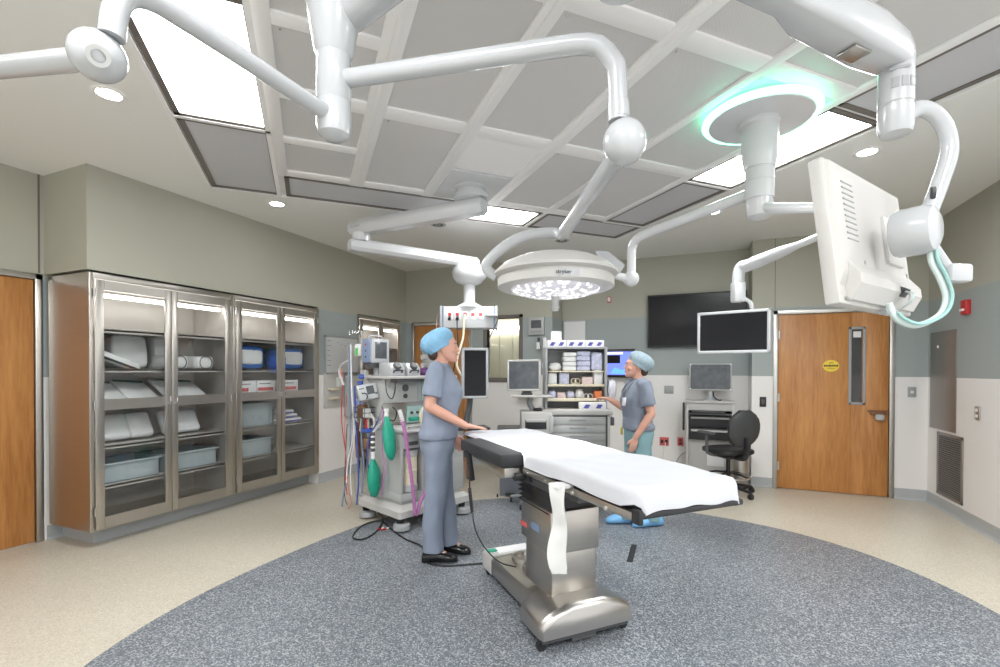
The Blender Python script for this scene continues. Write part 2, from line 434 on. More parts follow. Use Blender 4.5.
# cove base
def cove(name, runs):
    b = MB()
    for (x0, y0), (x1, y1), (nx, ny) in runs:
        d = Vector((x1-x0, y1-y0, 0)); L = d.length; d.normalize(); n = Vector((nx, ny, 0))
        prof = [(0, 0), (.026, 0), (.012, .006), (.006, .016), (.004, .03), (.004, .118), (0, .122)]
        rings = []
        for p in (Vector((x0, y0, 0)), Vector((x1, y1, 0))): rings.append([p+n*q[0]+Vector((0, 0, q[1])) for q in prof])
        b.loft(rings)
    return struct(b.build(name, 'cove'))
cove('baseboard_left', [((XN, DL1+.07), (XN, 2.35), (1, 0)), ((XL, 4.66), (XL, 5.41), (1, 0)), ((XL, 6.457), (XL, YB), (1, 0)), ((XN, YR), (XN, DL0-.08), (1, 0))])
cove('baseboard_back', [((XL, YB), (bd0-.05, YB), (0, -1)), ((bd1+.05, YB), (-1.97, YB), (0, -1)), ((-1.97, YB), (-1.97, YT), (1, 0)), ((-1.97, YT), (.62, YT), (0, -1)),
      ((.62, YT), (.62, YD), (-1, 0)), ((.62, YD), (dr0-.05, YD), (0, -1)), ((dr1+.05, YD), (XR, YD), (0, -1))])
cove('baseboard_right', [((XR, 3.0), (XR, YD), (-1, 0))])

# doors: own x = width from the hinge side, y = into the wall, opening faces -y
def door(name, loc, rz, wid, h, hinge_right=True, lite=False, push=False):
    root = bpy.data.objects.new(name, None); COL.objects.link(root); root.location = loc; root.rotation_euler = (0, 0, rz); struct(root)
    b = MB(); fw = .05
    for x in (-fw, wid): b.b2((x, -.012, 0), (x+fw, .10, h+fw), .004)
    b.b2((-fw, -.012, h), (wid+fw, .10, h+fw), .004)
    b.b2((0, .055, 0), (.014, .07, h)).b2((wid-.014, .055, 0), (wid, .07, h)).b2((0, .055, h-.014), (wid, .07, h))
    b.build('door_frame', 'frame', root)
    lf = MB()
    if lite:
        a0, a1, z0, z1 = lite
        lf.b2((.004, .01, .008), (a0, .054, h-.004), .002); lf.b2((a1, .01, .008), (wid-.004, .054, h-.004), .002)
        lf.b2((a0, .01, .008), (a1, .054, z0)); lf.b2((a0, .01, z1), (a1, .054, h-.004))
    else: lf.b2((.004, .01, .008), (wid-.004, .054, h-.004), .002)
    leaf = lf.build('door_leaf', 'door', root)
    if lite:
        f = MB(); e = .028
        for x in (a0-e, a1): f.b2((x, .0, z0-e), (x+e, .012, z1+e), .003)
        f.b2((a0-e, .0, z0-e), (a1+e, .012, z0), .003); f.b2((a0-e, .0, z1), (a1+e, .012, z1+e), .003)
        f.build('vision_frame', 'grey', root)
        MB().b2((a0, .026, z0), (a1, .034, z1)).build('vision_pane', 'glass', root)
    hx = wid if hinge_right else 0
    for z in (.28, h/2+.05, h-.25):
        hb = MB().cyl((hx, .0, z-.055), (hx, .0, z+.055), .008, n=10); hb.b2((hx-.022, .002, z-.05), (hx+.022, .012, z+.05))
        hb.build('hinge', 'satin', root)
    return root
d1 = door('door_1', (XN, DL0+1.062, 0), R(-90), 1.062, 2.212, hinge_right=False)
d1.rotation_euler = (0, 0, R(90)); d1.location = (XN, DL0, 0)
# door_1: opening faces +x, own x runs towards +y, so the hinges sit at its far (visible) jamb
for c in d1.children: pass
d2 = door('door_2', (dr0, YD, 0), 0, dr1-dr0, 2.155, hinge_right=False, lite=(.755, .865, 1.09, 1.95))
# lever and read plate on the right-hand edge of the wide door
hb = MB(); hb.b2((.915, -.008, .985), (1.10, .01, 1.005), .003); hb.b2((.935, -.03, .95), (1.085, -.004, .99), .01)
hb.build('door_handle', 'brown', d2)
hb = MB(); hb.box((1.02, -.03, .925), (.09, .05, .07), .02); hb.cyl((1.02, -.05, .925), (1.02, -.06, .925), .02); hb.build('door_latch', 'pale', d2)
st = MB(); st.cyl((.555, .0102, 1.52), (.555, .008, 1.52), .083, n=36, ry=.07)
sticker = tag(st.build('sticker', 'yellow'), 'round yellow sticker with black markings on the wide wooden door', 'sticker'); sticker.location = (dr0, YD, 0)
ik = MB(); rnd = random.Random(3)
for k in range(9): ik.b2((.482+k*.0165, .0066, 1.509+rnd.random()*.004), (.482+k*.0165+.012, .0078, 1.529+rnd.random()*.006))
for k in range(6): ik.b2((.518+k*.013, .0066, 1.488), (.518+k*.013+.009, .0078, 1.494))
ik.b2((.535, .0066, 1.552), (.575, .0078, 1.558)); ik.build('printed_marks', 'ink', sticker)
nt_ = MB(); nt_.b2((.775, .02, 1.855), (.85, .0255, 1.925)); o = tag(nt_.build('paper_notice', 'paper'), 'small white notice taped inside the narrow door window', 'notice'); o.location = (dr0, YD, 0)
struct(MB().b2((dr0-.2, YD+.9, 0), (dr1+.25, YD+.95, 2.4)).build('wall_corridor', mat('corridor_paint', (.05, .05, .05), .8)))
d3 = door('door_3', (bd0, YB, 0), 0, bd1-bd0, 2.19, hinge_right=True)
# window on the back-left wall and the lit room behind it
wn = bpy.data.objects.new('window_1', None); COL.objects.link(wn); wn.location = (wi0, YB, wz0); struct(wn)
ww, wh = wi1-wi0, wz1-wz0
b = MB()
for x in (-.055, ww): b.b2((x, -.015, -.07), (x+.055, .10, wh+.05), .004)
b.b2((-.055, -.015, -.07), (ww+.055, .10, 0), .004).b2((-.055, -.015, wh), (ww+.055, .10, wh+.05), .004)
b.build('window_frame', 'darkframe', wn)
MB().b2((0, .05, 0), (ww, .056, wh)).build('window_pane', 'glass', wn)
rm = MB(); rm.b2((-3.4, YB+.85, .9), (-2.1, YB+.9, 2.9)); rm.b2((-3.4, YB+T, .85), (-2.1, YB+.9, .9)); rm.b2((-3.4, YB+T, 2.9), (-2.1, YB+.9, 2.95))
rm.b2((-3.45, YB+T, .85), (-3.4, YB+.9, 2.9)); rm.b2((-2.13, YB+T, .85), (-2.095, YB+.9, 2.9))
struct(rm.build('wall_scrub_room', mat('cream_paint', (.76, .73, .66), .6)))
sh = MB()
for k in range(5): sh.b2((-3.38+k*.245, YB+.78, .901), (-3.38+k*.245+.238, YB+.83, 2.10), .006)
o = tag(sh.build('folding_screen', mat('cream_panel', (.74, .72, .60), .6)), 'cream panelled screen seen through the window', 'screen')
o = tag(MB().b2((-3.35, YB+.70, 2.135), (-2.15, YB+.76, 2.20), .01).build('glow_strip', emit('strip_lamp', (1, .98, .9), 4.)), 'bright strip light seen at the top of the window', 'light')

# ================================================================== ceiling grid at 45 degrees: a runs right-away, b runs left-away
def AB(a, b, z): return Vector((S2*(a-b), S2*(a+b), z))
def rotbox(mb, a0, a1, b0, b1, z0, z1, r=0.): # box in grid axes
    c = AB((a0+a1)/2, (b0+b1)/2, (z0+z1)/2)
    return mb.box(c, (a1-a0, b1-b0, z1-z0), r, (0, 0, R(45)))
A0, A1, B0, B1 = -.80, 3.52, -1.95, 4.86
g = MB(); zt, zb = CEIL+.004, CEIL-.022
cols = [(-.16, .33), (.45, .97), (1.07, 1.60), (1.71, 2.24), (2.31, 2.93)]
rows = [(3.11, 4.22), (1.87, 2.97), (.65, 1.75), (-.57, .53), (-1.8, -.69)]
for a0, a1 in ((-.24, -.16), (.33, .45), (.97, 1.07), (1.60, 1.71), (2.24, 2.31), (2.93, 2.99)): rotbox(g, a0, a1, B0, 4.34, zb, zt, .004)
for b0, b1 in ((4.22, 4.34), (2.97, 3.11), (1.75, 1.87), (.53, .65), (-.69, -.57), (-1.95, -1.8)): rotbox(g, -.24, 2.99, b0, b1, zb+.003, zt, .004)
for r in rows: rotbox(g, -.2, .36, (r[0]+r[1])/2-.045, (r[0]+r[1])/2+.045, zb+.002, zt, .004)
# ribs along the middle of the wide bars and small screws
for a in (.39, 1.02, 1.655): rotbox(g, a-.012, a+.012, B0, 4.3, zb-.005, zb+.004, .002)
struct(g.build('trim_3', 'tray'))
e = MB() # raised rim around the whole array
for q in ((A0-.03, A0, B0, B1+.03), (A1, A1+.03, B0, B1+.03)): rotbox(e, *q, CEIL-.02, CEIL+.004)
rotbox(e, A0-.03, A1+.03, B1, B1+.03, CEIL-.02, CEIL+.004); rotbox(e, -.27, -.235, 2.3, 4.86, CEIL-.02, CEIL+.004)
rotbox(e, A0, -.24, 3.575, 3.605, CEIL-.02, CEIL+.004); rotbox(e, 2.98, A1, 3.14, 3.17, CEIL-.02, CEIL+.004); rotbox(e, 2.98, A1, 4.33, 4.36, CEIL-.02, CEIL+.004)
rotbox(e, 2.25, 2.29, 4.34, 4.86, CEIL-.02, CEIL+.004)
struct(e.build('trim_4', 'tray'))
# diffuser panels, one by one
colname = ['beside left light panel', 'second column from left light panel', 'middle column', 'second column from right light panel', 'beside right light panel']
rowname = ['farthest row', 'second row from far end', 'third row from far end', 'fourth row from the far end', 'last row towards the viewer']
def diffuser(a0, a1, b0, b1, label):
    p = MB(); rotbox(p, a0, a1, b0, b1, CEIL-.006, CEIL+.004)
    o = tag(p.build('ceiling_diffuser', ['cell']), label, 'ceiling panel', 'perforated ceiling diffusers')
    MB().ball(AB(a0+.035, b0+.035, CEIL-.007), (.007, .007, .005), 8).build('fastener', 'chrome', o); return o
for ri, (b0, b1) in enumerate(rows[:3]):
    for ci, (a0, a1) in enumerate(cols):
        if ci == 2 and ri == 0: continue
        if ci == 0:
            m_ = (b0+b1)/2
            diffuser(a0, a1, m_+.045, b1, f'small ceiling diffuser {colname[ci]}, {rowname[ri]}, farther half')
            diffuser(a0, a1, b0, m_-.045, f'small ceiling diffuser {colname[ci]}, {rowname[ri]}, nearer half')
        else: diffuser(a0, a1, b0, b1, f'long ceiling diffuser {colname[ci]}, {rowname[ri]}')
p = MB(); rotbox(p, 1.07, 1.60, 3.11, 3.66, CEIL-.012, CEIL+.004)
tag(p.build('ceiling_panel', 'tray'), 'smooth white square ceiling panel in front of the equipment boom plate', 'ceiling panel')
# large framed panels around the edge: lights and dark return grilles
def framed(name, a0, a1, b0, b1, face, label, cat, group):
    root = thing(name, label, cat, AB((a0+a1)/2, (b0+b1)/2, CEIL), R(45), group)
    wa, wb_ = (a1-a0)/2, (b1-b0)/2; f = .035
    k = MB()
    k.b2((-wa, -wb_, -.014), (-wa+f, wb_, .003)).b2((wa-f, -wb_, -.014), (wa, wb_, .003)).b2((-wa, -wb_, -.014), (wa, -wb_+f, .003)).b2((-wa, wb_-f, -.014), (wa, wb_, .003))
    k.build('frame', 'darkframe', root)
    MB().b2((-wa+f, -wb_+f, -.005), (wa-f, wb_-f, .002)).build('diffuser' if face == 'light' else 'grille', face, root)
    return root
LG, DG = 'square ceiling light panels', 'dark framed return air panels'
framed('ceiling_light', -.79, -.24, 2.36, 3.575, 'light', 'bright white rectangular light panel at the upper left of the ceiling', 'ceiling light', LG)
framed('ceiling_light', 2.99, 3.50, 1.94, 3.14, 'light', 'bright white light panel behind the green ring', 'ceiling light', LG)
framed('ceiling_light', 1.42, 2.25, 4.36, 4.85, 'light', 'small bright light panel at the far end beyond the equipment boom plate', 'ceiling light', LG)
framed('ceiling_light', -.79, -.24, -.35, .85, 'light', 'white light panel over the near left, out beyond the photo', 'ceiling light', LG)
framed('ceiling_light', 2.99, 3.50, -.7, .45, 'light', 'white light panel over the near right, out beyond the photo', 'ceiling light', LG)
framed('ceiling_light', .5, 1.5, -1.75, -.75, 'light', 'white light panel at the near end, behind the viewer', 'ceiling light', LG)
framed('return_grille', -.79, -.24, 3.605, 4.85, 'return', 'dark framed grey mesh panel below the upper left light panel', 'air grille', DG)
framed('return_grille', -.19, 1.40, 4.36, 4.85, 'return', 'long dark framed grey panel along the far left ceiling edge', 'air grille', DG)
framed('return_grille', 2.30, 3.50, 4.36, 4.85, 'return', 'dark framed grey panel above the surgical lamp, farthest corner', 'air grille', DG)
framed('return_grille', 2.99, 3.50, 3.17, 4.33, 'return', 'dark framed grey panel left of the light panel behind the green ring', 'air grille', DG)
framed('return_grille', 2.99, 3.50, .48, 1.91, 'return', 'dark framed grey panel at the upper right, behind the monitor boom', 'air grille', DG)
framed('return_grille', -.79, -.24, .88, 2.33, 'return', 'dark framed grey panel nearer than the upper left light panel', 'air grille', DG)
# downlights and two dark speakers
def down(x, y, lit, label):
    root = thing('downlight' if lit else 'ceiling_speaker', label, 'downlight' if lit else 'speaker', (x, y, CEIL), 0, 'recessed downlights' if lit else 'small dark ceiling fittings')
    MB().lathe([(.062, -.004), (.082, -.007), (.09, -.003), (.09, .002), (.062, .002)], n=28, closed=True).build('trim_ring', 'tray' if lit else 'pale', root)
    MB().cyl((0, 0, -.003), (0, 0, .001), .066, n=24).build('lamp' if lit else 'grille', 'down' if lit else 'dgrey', root)
    if not lit: MB().lathe([(.02, -.006), (.03, -.006), (.03, -.003), (.02, -.003)], n=16, closed=True).build('inner_ring', 'pale', root)
    return root
down(-3.244, 1.689, True, 'lit round downlight at the left, below the lamp arm joint')
down(-3.853, 3.445, True, 'lit round downlight over the steel cabinets')
down(.129, 5.351, True, 'lit round downlight in front of the wall screen')
down(1.154, 4.329, True, 'lit round downlight behind the large monitor')
down(-3.2, -.6, True, 'round downlight behind the viewer on the left'); down(1.3, -.6, True, 'round downlight behind the viewer on the right')
down(-2.714, 4.626, False, 'small dark ceiling speaker beyond the equipment boom arm')
down(-1.599, 5.795, False, 'small dark ceiling speaker above the surgical lamp')
for (x, y, l) in ((-3.2, 4.35, 'flat square ceiling hatch above the equipment boom arm, by the left wall'),):
    tag(MB().box((x, y, CEIL-.003), (.45, .45, .008), .002).build('ceiling_hatch', 'ceiling'), l, 'hatch')
# ================================================================== stainless supply cabinets (own x along the wall, y into the wall)
def steel_cabinet(label, loc, rz, W, H, D, left_side=True, shelves=(1.645, 1.315, 1.045, .675, .345)):
    root = thing('supply_cabinet', label, 'cabinet', loc, rz, 'stainless supply cabinets')
    t = .02
    b = MB()
    b.b2((0, .022, 0), (t, D, H)).b2((W-t, .022, 0), (W, D, H)).b2((t, .022, 0), (W-t, D, .03)).b2((t, .022, H-.03), (W-t, D, H)).b2((t, D-.015, .03), (W-t, D, H-.03))
    b.b2((0, .0, 0), (.030, .024, H), .002).b2((W-.030, 0, 0), (W, .024, H), .002).b2((.03, 0, 0), (W-.03, .024, .014)).b2((.03, 0, H-.05), (W-.03, .024, H), .002)
    b.build('body', ['steel'], root)
    MB().b2((t, D-.018, .03), (W-t, D-.0155, H-.03)).b2((t, .03, .03), (t+.002, D-.02, H-.03)).b2((W-t-.002, .03, .03), (W-t, D-.02, H-.03)).build('lining', 'steel_in', root)
    MB().b2((.06, .10, H-.175), (W-.06, .16, H-.145), .006).build('glow_strip', 'cab_fill', root)  # added glowing strip, stands in for ceiling light reflected in the lining
    for z in shelves:
        s = MB(); s.b2((t+.003, .05, z-.02), (W-t-.003, D-.02, z), .002); s.b2((t+.003, .05, z-.03), (W-t-.003, .056, z))
        s.build('shelf', 'steel_in', root)
    dw = (W-.06)/2
    g0, gm0, gm1, g1 = .105, .975, 1.065, H-.135
    for k in (0, 1):
        x0 = .032+k*(dw-.001); x1 = x0+dw-.005
        d = MB(); a, c = x0+.062, x1-.055
        if k: a, c = x0+.055, x1-.062
        d.b2((x0, -.018, .016), (a, .0, H-.055), .002).b2((c, -.018, .016), (x1, .0, H-.055), .002)
        d.b2((a, -.018, .016), (c, .0, g0)).b2((a, -.018, g1), (c, .0, H-.055)).b2((a, -.018, gm0), (c, .0, gm1))
        dr = d.build('door', ['steelv'], root)
        for z0, z1 in ((g0, gm0), (gm1, g1)): MB().b2((a-.003, -.010, z0-.003), (c+.003, -.006, z1+.003)).build('pane', 'glass', dr)
        hx = x1-.027 if k == 0 else x0+.027
        MB().tube(spline([(hx, -.018, 1.0), (hx, -.045, 1.008), (hx, -.05, 1.035), (hx, -.045, 1.062), (hx, -.018, 1.07)], 5), .0055, 8).build('handle', 'chrome', dr)
        ex = x0-.004 if k == 0 else x1+.004
        for z in (.16, 1.02, H-.16): MB().cyl((ex, -.016, z-.035), (ex, -.016, z+.035), .007, n=10).build('hinge', 'satin', dr)
    return root
CX, CZ, CD = XL+.022, .15, .59
cabA = steel_cabinet('stainless steel cabinet nearest the left wooden door, white packs and trays inside', (CX, 2.186, CZ), R(90), 1.255, 2.09, CD)
cabB = steel_cabinet('stainless steel cabinet with blue and white bags on its upper shelf', (CX, 3.443, CZ), R(90), 1.205, 2.09, CD)
cabC = steel_cabinet('recessed glass cabinet in the left wall behind the anaesthesia machine', (XL+.01, 5.412, .16), R(90), 1.043, 2.09, .48)
# grey toe base under the pair
struct(MB().b2((XN+.005, 2.30, 0), (-4.66, 4.655, .148)).build('trim_5', 'cove'))
# contents: c(x along wall from 2.186, y depth from front, z from floor)
def cab(x, y, z): return (CX-y, 2.186+x, CZ+z)
def pack(name, label, cat, x, y, z, d, rot=(0, 0, 0), m='poly', e=.35, grp=None, jit=.003, seed=1):
    """soft pack: d = size along the wall, depth, height"""
    o = thing(name, label, cat, cab(x, y, z), R(90), grp); o.rotation_euler = (rot[0], rot[1], R(90)+rot[2])
    mb = MB(); superq(mb, (0, 0, d[2]/2), d, e, (0, 0, 0), 24, jit, seed); mb.build('wrap', m, o)
    return o
SHA, SHB, SHC, SHD = 1.315, 1.045, .675, .345
o = pack('drape_pack', 'flat white pack leaning on the upper shelf, nearest the left edge', 'pack', .24, .25, SHA+.035, (.40, .34, .08), (0, R(22), 0), seed=2, grp='white drape packs')
MB().b2((-.18, -.172, .01), (.19, -.165, .03)).build('label_strip', 'ink', o)
pack('drape_pack', 'upright puffed white pack behind the leaning one, first cabinet', 'pack', .47, .36, SHA, (.30, .16, .31), (R(-8), 0, 0), seed=3, grp='white drape packs')
o = pack('gown_pack', 'white wrapped pack with dark outline, upper shelf left of pair behind second door', 'pack', .78, .26, SHA, (.20, .30, .13), seed=4, grp='wrapped gown packs')
MB().lathe([(.06, 0), (.066, 0), (.066, .004), (.06, .004)], (0, -.152, .065), 20, (0, -1, 0), closed=True).build('label_ring', 'ink', o)
o2 = copy_thing(o, cab(1.04, .26, SHA), label='white wrapped pack with dark outline, upper shelf right of pair behind second door')
pack('drape_pack', 'tall stack of folded white drapes behind the second cabinet door', 'pack', .83, .44, SHA, (.24, .14, .32), e=.2, seed=5, grp='white drape packs')
k = 0
for x, lab in ((.20, 'flat white peel pack with dark green label, at the left edge above the door rail'), (.47, 'flat white peel pack with dark green label, second above the left door rail'), (.86, 'wide white peel pack with dark green label behind the second door rail')):
    o = thing('peel_pack', lab, 'pack', cab(x, .22, SHB+.02), 0, 'flat peel packs'); o.rotation_euler = (R(28), R(4), R(90)); wx = .42 if k == 2 else .27
    MB().box((0, .05, .03), (wx, .34, .03), .01).build('pouch', 'poly', o); MB().box((0, .20, .0475), (wx*.9, .03, .006)).build('label_strip', 'hair' if k == 9 else 'label_green' if 'label_green' in M else 'ink', o); k += 1
for x, w_, lab in ((.22, .37, 'large white tray leaning on the middle shelf, nearest the left edge'), (.50, .20, 'narrow white tray leaning beside the large one on the middle shelf'), (.86, .36, 'rounded white tray leaning on the middle shelf behind the second door')):
    o = thing('sterile_tray', lab, 'tray', cab(x, .17, SHC+.035), 0, 'white wrapped trays'); o.rotation_euler = (R(-28), 0, R(90))
    MB().box((0, .03, .12), (w_, .07, .24), .03, seg=3).build('wrap', 'poly', o)
    MB().box((0, -.007, .12), (w_*.72, .004, .15), .001).build('label', 'paper', o)
def bin_(label, x, y, z, d, grp='grey plastic bins'):
    o = thing('storage_bin', label, 'bin', cab(x, y, z), R(90), grp); w, dd, h = d
    mb = MB(); t = .006
    mb.b2((-w/2, -dd/2, 0), (w/2, dd/2, t)).b2((-w/2, -dd/2, 0), (-w/2+t, dd/2, h)).b2((w/2-t, -dd/2, 0), (w/2, dd/2, h)).b2((-w/2, -dd/2, 0), (w/2, -dd/2+t, h)).b2((-w/2, dd/2-t, 0), (w/2, dd/2, h))
    mb.build('tub', 'greybin', o)
    r = MB(); f = .018
    r.b2((-w/2-f, -dd/2-f, h-.02), (w/2+f, -dd/2, h), .004).b2((-w/2-f, dd/2, h-.02), (w/2+f, dd/2+f, h), .004).b2((-w/2-f, -dd/2, h-.02), (-w/2, dd/2, h), .004).b2((w/2, -dd/2, h-.02), (w/2+f, dd/2, h), .004)
    r.build('rim', 'greybin', o)
    superq(MB(), (0, 0, h*.45), (w*.9, dd*.85, h*.55), .5, n=20, jit=.01, seed=int(x*99)).build('dark_packs', 'dgrey', o)
    return o
bin_('long grey bin on the lowest shelf behind the first cabinet door', .32, .29, SHD, (.54, .36, .17))
bin_('grey bin on the lowest shelf behind the second cabinet door', .90, .29, SHD, (.50, .36, .17))
bin_('deep grey bin on the middle shelf behind the third cabinet door', 1.60, .29, SHC, (.50, .36, .26))
bin_('grey bin on the lowest shelf behind the third cabinet door', 1.60, .29, SHD, (.46, .36, .19))
for x, lab, s in ((1.57, 'blue and white supply bag on the upper shelf, left of the pair', 5), (2.16, 'blue and white supply bag on the upper shelf, right of the pair', 8)):
    o = thing('supply_bag', lab, 'bag', cab(x, .26, SHA), R(90), 'blue and white bags')
    superq(MB(), (0, 0, .13), (.42, .26, .26), .4, n=28, jit=.008, seed=s).build('bag', 'bluewrap', o)
    superq(MB(), (.02, -.08, .135), (.30, .12, .17), .35, n=20, jit=.003, seed=s+1).build('label', 'paper', o)
for i, (x, lab) in enumerate(((1.50, 'white and red carton at the left behind the third door'), (1.76, 'white and red carton right of the first one'), (2.10, 'white and red carton behind the fourth door'))):
    o = thing('carton', lab, 'box', cab(x, .22, SHB+.001), R(90), 'small red and white cartons')
    MB().b2((-.12, -.12, 0), (.12, .12, .14), .003).build('box', 'paper', o)
    MB().b2((-.118, -.1215, .025), (.09 if i else .02, -.1195, .062)).build('red_band', 'redbox', o)
    MB().b2((-.10, -.1215, .10), (.05, -.1195, .108)).build('print_line', 'ink', o)
for i in range(3):
    o = thing('folded_pack', ['lowest', 'middle', 'topmost'][i]+' white pack with navy edge in the stack behind the fourth door', 'pack', cab(2.10, .26, SHC+.001+i*.05), R(90), 'white packs behind the fourth door')
    MB().box((.0-.02*i, 0, .024), (.36-.05*i, .32-.03*i, .046), .02).build('wrap', 'poly', o)
    MB().box((-.02*i, -.155+.015*i, .012), (.30-.05*i, .014, .012)).build('edge', 'inkblue', o)
# ================================================================== ceiling booms
def V(*a): return Vector(a)
# ---- surgical lamp: hub column, arm, joint, spring arm, yoke, lamp head
hub = V(-1.076, 1.183, 0)
lamp = thing('surgical_lamp', 'white ceiling surgical lamp on a bent tube arm, lit, above the operating table', 'surgical lamp', (hub.x, hub.y, CEIL))
rel(lamp).lathe([(.001, 3.1), (.19, 3.1), (.19, 3.06), (.14, 3.02), (.115, 2.90), (.085, 2.62), (.06, 2.47), (.052, 2.455)], (hub.x, hub.y, 0), 32).build('column', 'white', lamp)
b = rel(lamp).lathe([(.001, 2.462), (.052, 2.462), (.053, 2.315), (.050, 2.311), (.050, 2.309), (.001, 2.309)], (hub.x, hub.y, 0), 32); b.build('upper_collar', 'white', lamp)
b = rel(lamp).lathe([(.001, 2.308), (.053, 2.308), (.053, 2.235), (.048, 2.21), (.03, 2.195), (.001, 2.19)], (hub.x, hub.y, 0), 32); b.build('lower_collar', 'white', lamp)
p0, p1, p2 = V(-1.05, 1.19, 2.384), V(-.235, 1.336, 2.384), V(-.212, 1.352, 2.16)
c1 = [p0, p0.lerp(p1, .3), p0.lerp(p1, .6), p0.lerp(p1, .84)]
bend = [p1+V(-.10, -.018, 0), p1+V(-.06, -.010, -.003), p1+V(-.026, -.003, -.014), p1+V(-.004, .003, -.036), V(-.216, 1.346, 2.31), V(-.213, 1.350, 2.25), p2]
rel(lamp).tube(c1+bend, .0275, 18).build('arm_tube', 'white', lamp)
rel(lamp).cyl(V(-.212, 1.352, 2.215), V(-.210, 1.354, 2.165), .030, n=20, bev=.004).build('arm_sleeve', 'white', lamp)
rel(lamp).ball((-.196, 1.366, 2.105), (.060, .060, .064), 28).build('joint', 'white', lamp)
hg = V(-.645, 2.335, 2.150)
rel(lamp).tube([V(-.21, 1.40, 2.100), V(-.26, 1.50, 2.102), V(-.47, 1.95, 2.127), V(-.60, 2.25, 2.146), hg], [.028, .026, .026, .030, .024], 16, ry=1.25).build('spring_arm', 'white', lamp)
LH = V(-.69, 2.373, 0); RT = V(.921, .389, 0); FW = V(-.389, .921, 0)
def lh(r, f, z): return LH+RT*r+FW*f+V(0, 0, z)
yk = spline([hg, lh(-.02, .0, 2.175), lh(-.14, .0, 2.165), lh(-.25, 0, 2.115), lh(-.345, 0, 2.03), lh(-.355, 0, 1.985), lh(-.305, 0, 1.945)], 5)
rel(lamp).tube(yk, .016, 12, ry=1.7).build('yoke', 'white', lamp)
b = rel(lamp)
b.loft([[lh(.20, s, 2.075), lh(.27, s, 2.07), lh(.355, s, 2.0), lh(.33, s, 1.965), lh(.27, s, 1.935), lh(.25, s, 1.98)] for s in (-.035, .035)])
b.build('pivot_bracket', 'white', lamp)
b = rel(lamp).tube(spline([lh(.10, .12, 2.05), lh(.17, .12, 2.085), lh(.23, .08, 2.05), lh(.27, .03, 2.03)], 5), .022, 12); b.build('cable_tube', 'white', lamp)
head = rel(lamp).lathe([(.001, 2.060), (.10, 2.057), (.20, 2.038), (.275, 2.005), (.318, 1.965), (.318, 1.952), (.302, 1.944), (.292, 1.940), (.292, 1.934), (.300, 1.930), (.300, 1.890), (.290, 1.884), (.001, 1.884)], (LH.x, LH.y, 0), 56).build('lamp_head', 'offwhite', lamp)
def led_mat():
    m, nt, p = new_mat('led_lens')
    v = nt.nodes.new('ShaderNodeTexVoronoi'); v.inputs['Scale'].default_value = 38
    nt.links.new(coords(nt), v.inputs['Vector'])
    r = ramp(nt, [(.25, (1, 1, 1)), (.55, (.12, .12, .14))]); nt.links.new(v.outputs['Distance'], r.inputs[0])
    p.inputs['Base Color'].default_value = (.55, .54, .58, 1); p.inputs['Roughness'].default_value = .15
    nt.links.new(r.outputs[0], p.inputs['Emission Color']); p.inputs['Emission Strength'].default_value = .75
    return m
M['led'] = led_mat()
rel(lamp).lathe([(.001, 1.8835), (.228, 1.8835), (.222, 1.868), (.17, 1.852), (.09, 1.845), (.001, 1.843)], (LH.x, LH.y, 0), 48).build('lens', 'led', lamp)
spl = bpy.data.lights.new('lamp_beam', 'SPOT'); spl.energy = 130; spl.spot_size = R(42); spl.spot_blend = .8; spl.shadow_soft_size = .18; spl.color = (1, .98, .96)
spo = bpy.data.objects.new('lamp_beam', spl); COL.objects.link(spo); spo.parent = lamp; spo.location = (LH.x-lamp.location.x, LH.y-lamp.location.y, 1.76-CEIL); spo.rotation_euler = V(-.14, .40, -.76).to_track_quat('-Z', 'Y').to_euler()
b = rel(lamp); b.cyl(lh(0, 0, 1.850), lh(0, 0, 1.79), .022, .018, 18, bev=.003); b.cyl(lh(0, 0, 1.793), lh(0, 0, 1.77), .026, .015, 18); b.build('handle', 'pale', lamp)
b = rel(lamp); b.box(lh(-.02, -.10, 1.854), (.10, .05, .012), .003, (0, 0, yaw)); b.build('sensor_window', 'grey', lamp)
# maker's plate on the rim, facing the viewer
a_ = R(-90+22.9+4); dv = V(math.cos(a_), math.sin(a_), 0); tv = V(-dv.y, dv.x, 0)
pl = rel(lamp)
for k in range(7):
    an = a_+(k-3)*.048; n = V(math.cos(an), math.sin(an), 0); an2 = an+.048; n2 = V(math.cos(an2), math.sin(an2), 0)
    pl.loft([[LH+n*q+V(0, 0, z) for q, z in ((.2985, 1.894), (.3015, 1.894), (.3015, 1.926), (.2985, 1.926))], [LH+n2*q+V(0, 0, z) for q, z in ((.2985, 1.894), (.3015, 1.894), (.3015, 1.926), (.2985, 1.926))]])
pl.build('name_plate', 'white', lamp)
o_ = LH+dv*.3027-tv*.018+V(0, 0, 1.911)-lamp.location
text('lettering', 'stryker', .026, basis(o_, tv, (0, 0, 1), dv), 'ink', lamp)

# ---- second lamp arm, running out to the left
la = thing('lamp_arm', 'white tube arm with ball joint running out at the upper left', 'lamp arm', (hub.x-.0, hub.y, 2.262))
q = spline([V(-1.076, 1.14, 2.262), V(-1.082, .95, 2.262), V(-1.09, .72, 2.262), V(-1.094, .645, 2.258), V(-1.10, .605, 2.235), V(-1.105, .588, 2.195), V(-1.11, .583, 2.14)], 5)
rel(la).tube(q, .0235, 16).build('arm_tube', 'white', la)
rel(la).ball((-1.142, .575, 2.104), (.050, .050, .049), 28).build('joint', 'white', la)
rel(la).lathe([(.012, 0), (.02, 0), (.02, .003), (.012, .003)], (-1.101, .555, 2.082), 20, (.80, -.40, -.45), closed=True).build('joint_cap', 'pale', la)
rel(la).tube([V(-1.16, .573, 2.105), V(-1.24, .570, 2.117), V(-1.53, .555, 2.163), V(-2.0, .45, 2.2)], [.021, .023, .023, .021], 14).build('spring_arm', 'white', la)
